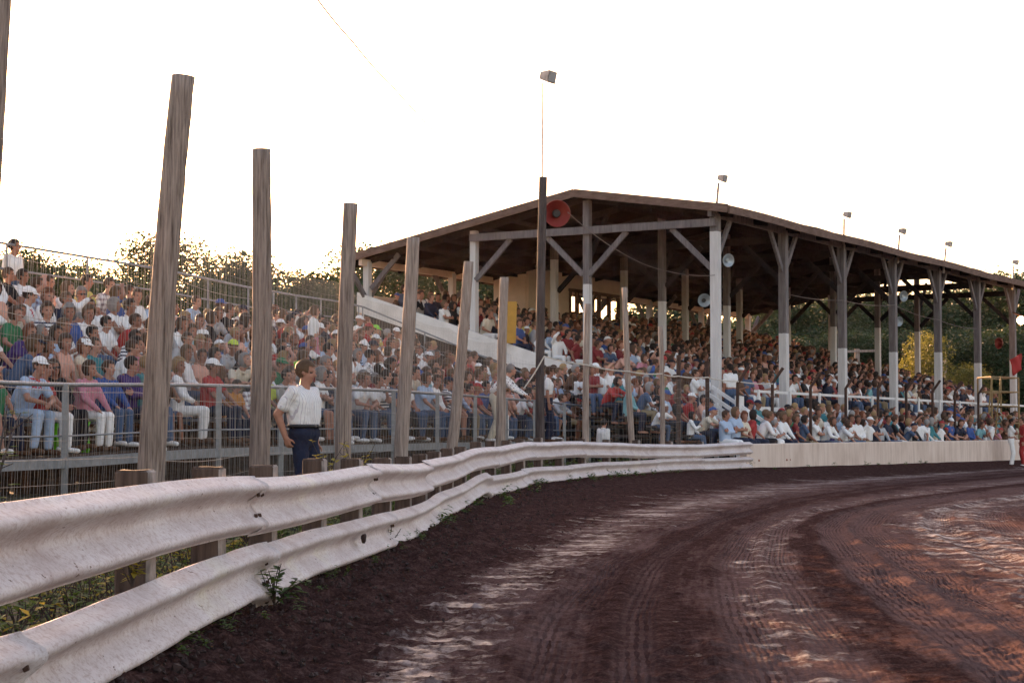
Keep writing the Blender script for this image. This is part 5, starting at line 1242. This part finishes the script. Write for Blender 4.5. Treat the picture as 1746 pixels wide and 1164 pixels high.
# keep shirt and hair keys apart
for d in LOD: d['shirt_s'] = d['short']
for P, d in zip(POSES, LOD):
    v_, f = lod(HAIR['short'], .5); d['hair_s'] = (v_ @ np.array(P.hR).T + np.array(P.hd, np.float32), f); d['shirt_s'] = lod(P.shirt['short'], .14); d['shirt_l'] = lod(P.shirt['long'], .14); v_, f = lod(HAIR['long'], .5); d['hair_l'] = (v_ @ np.array(P.hR).T + np.array(P.hd, np.float32), f)
def crowd_person(p, a, sp_):
    global nv
    d = LOD[sp_.pose]; ca, sa = math.cos(a), math.sin(a); Rm = np.array([[ca,-sa,0],[sa,ca,0],[0,0,1]], np.float32)*sp_.sc
    hk = {'short': 'hair_s', 'short2': 'hair_s', 'long': 'hair_l', 'bob': 'bob', 'curly': 'curly'}[sp_.hair]
    for k, col in (('body', SKIN[sp_.skin]), ('shirt_l' if sp_.sleeve == 'long' else 'shirt_s', COL[sp_.shirt]), ('trou', COL[sp_.bottom]), ('cap' if sp_.cap else hk, COL[sp_.cap] if sp_.cap else HAIRC[sp_.hc])):
        v_, f = d[k]; CV.append(v_ @ Rm.T + np.array(p, np.float32)); CF.append(f + nv); CC.append(np.tile(np.array(tuple(col)+(1,), np.float32), (len(v_), 1))); nv += len(v_)
for d_, st_, sp_, hx_, hy_ in rest: crowd_person(st_[2], ble_face(st_[1]) + sp_.turn, sp_)
r = random.Random(99); A0 = math.atan2(-.511, .859)
for k in range(17):                                    # seats in the stand
    w = .85 + .665*k; t = .5 + r.random()*.3
    while t < 29.6:
        if r.random() > .07 and not (w > 10.3 and 7.2 < t < 15.2):
            s_ = rand_spec(r)
            if r.random() < .30: s_.shirt = r.choice(['navy','black','dark red','brown','denim blue','light grey','dark red'])
            if r.random() < .6: s_.hc = r.choice(['dark','dark','brown'])
            crowd_person(G(t, w+.05, floor_z(w)), A0 + r.gauss(0, .25), s_)
        t += r.uniform(.42, .55)
for w, z_ in ((-.95,.74),(-1.42,.54),(-1.88,.36)):   # low rows between wall and deck
    t = .6
    while t < 29.5:
        if r.random() > .06 and not (-1.5 < t < -.2):
            s_ = rand_spec(r)
            if r.random() < .35: s_.shirt = r.choice(['navy','black','blue','dark red','brown','teal'])
            crowd_person(G(t, w, z_), A0 + r.gauss(0, .3), s_)
        t += r.uniform(.48, .62)
SB0 = (-5.2,-5.8,-6.4,-6.6,-6.5,-6.0,-5.0,-4.2,-3.6,-3.3,-3.2,-3.1,-3.0,-2.9)
sbz = lambda k: .42 + .235*min(k, 5.6)
for k in range(14):                                    # rows between the bleachers and the stand
    w = -2.6 + .68*k; t = SB0[k]
    while t < (-1.5 if k < 5 else -.7):
        s_ = rand_spec(r)
        if k in (1, 2, 3) and t > -3.7: break      # the view of the white stairs stays open
        crowd_person(G(t, w, sbz(k)), A0 + r.gauss(.1, .3), s_); t += r.uniform(.48, .6)
V = np.concatenate(CV); Fc = np.concatenate(CF); CC = np.concatenate(CC)
me = bpy.data.meshes.new('crowd'); me.vertices.add(len(V)); me.vertices.foreach_set('co', V.ravel()); me.loops.add(len(Fc)*3); me.loops.foreach_set('vertex_index', Fc.ravel().astype(np.int32))
me.polygons.add(len(Fc)); me.polygons.foreach_set('loop_start', np.arange(len(Fc), dtype=np.int32)*3); me.polygons.foreach_set('loop_total', np.full(len(Fc), 3, np.int32)); me.polygons.foreach_set('use_smooth', np.ones(len(Fc), bool)); me.update(calc_edges=True)
ca_ = me.color_attributes.new('Col', 'FLOAT_COLOR', 'POINT'); ca_.data.foreach_set('color', CC.ravel())
struct(link('crowd', me, M['crowd']), 'stuff')
m = MB()
for k in range(14): w = -2.6 + .68*k; t_ = SB0[k]-.3; te = -1.5 if k < 5 else -.6; m.beam(G(t_, w, sbz(k)-.05), G(te, w, sbz(k)-.05), .6, .06); m.beam(G(t_, w-.02, sbz(k)+.42), G(te, w-.02, sbz(k)+.42), .26, .05)
sb = thing('side_bleachers', 'low wooden seat rows filling the corner between open bleachers and white stairs', 'bleachers', tuple(G(-3, 0, 0))); put(obj('seats', m, M['deck']), sb)
m = MB()
for w, z_ in ((-.95,.74),(-1.42,.54),(-1.88,.36)): m.beam(G(-.1 if w < -1.8 else .4, w, z_-.05), G(29.6, w, z_-.05), .5, .06); m.beam(G(-.1 if w < -1.8 else .4, w-.05, z_+.42), G(29.6, w-.05, z_+.42), .24, .04)
lb = thing('front_benches', 'low bench rows between the pale wall and the white deck railing', 'benches', tuple(G(12, -2, 0))); put(obj('seats', m, M['deck']), lb)
# ------------------------------------------------------------------ evening dust in the air: one closed box of thin haze
m = MB(); m.box((0, 330, 9.2), (880, 780, 21.4)); hz = obj('haze', m, None)
hm = bpy.data.materials.new('haze'); hm.use_nodes = True; nt = hm.node_tree; nt.nodes.clear()
ou = nt.nodes.new('ShaderNodeOutputMaterial'); vp = nt.nodes.new('ShaderNodeVolumePrincipled')
vp.inputs['Color'].default_value = (.95, .86, .82, 1); vp.inputs['Density'].default_value = .000035; vp.inputs['Anisotropy'].default_value = .75
nt.links.new(vp.outputs[0], ou.inputs['Volume']); hz.data.materials.append(hm); struct(hz, 'stuff')
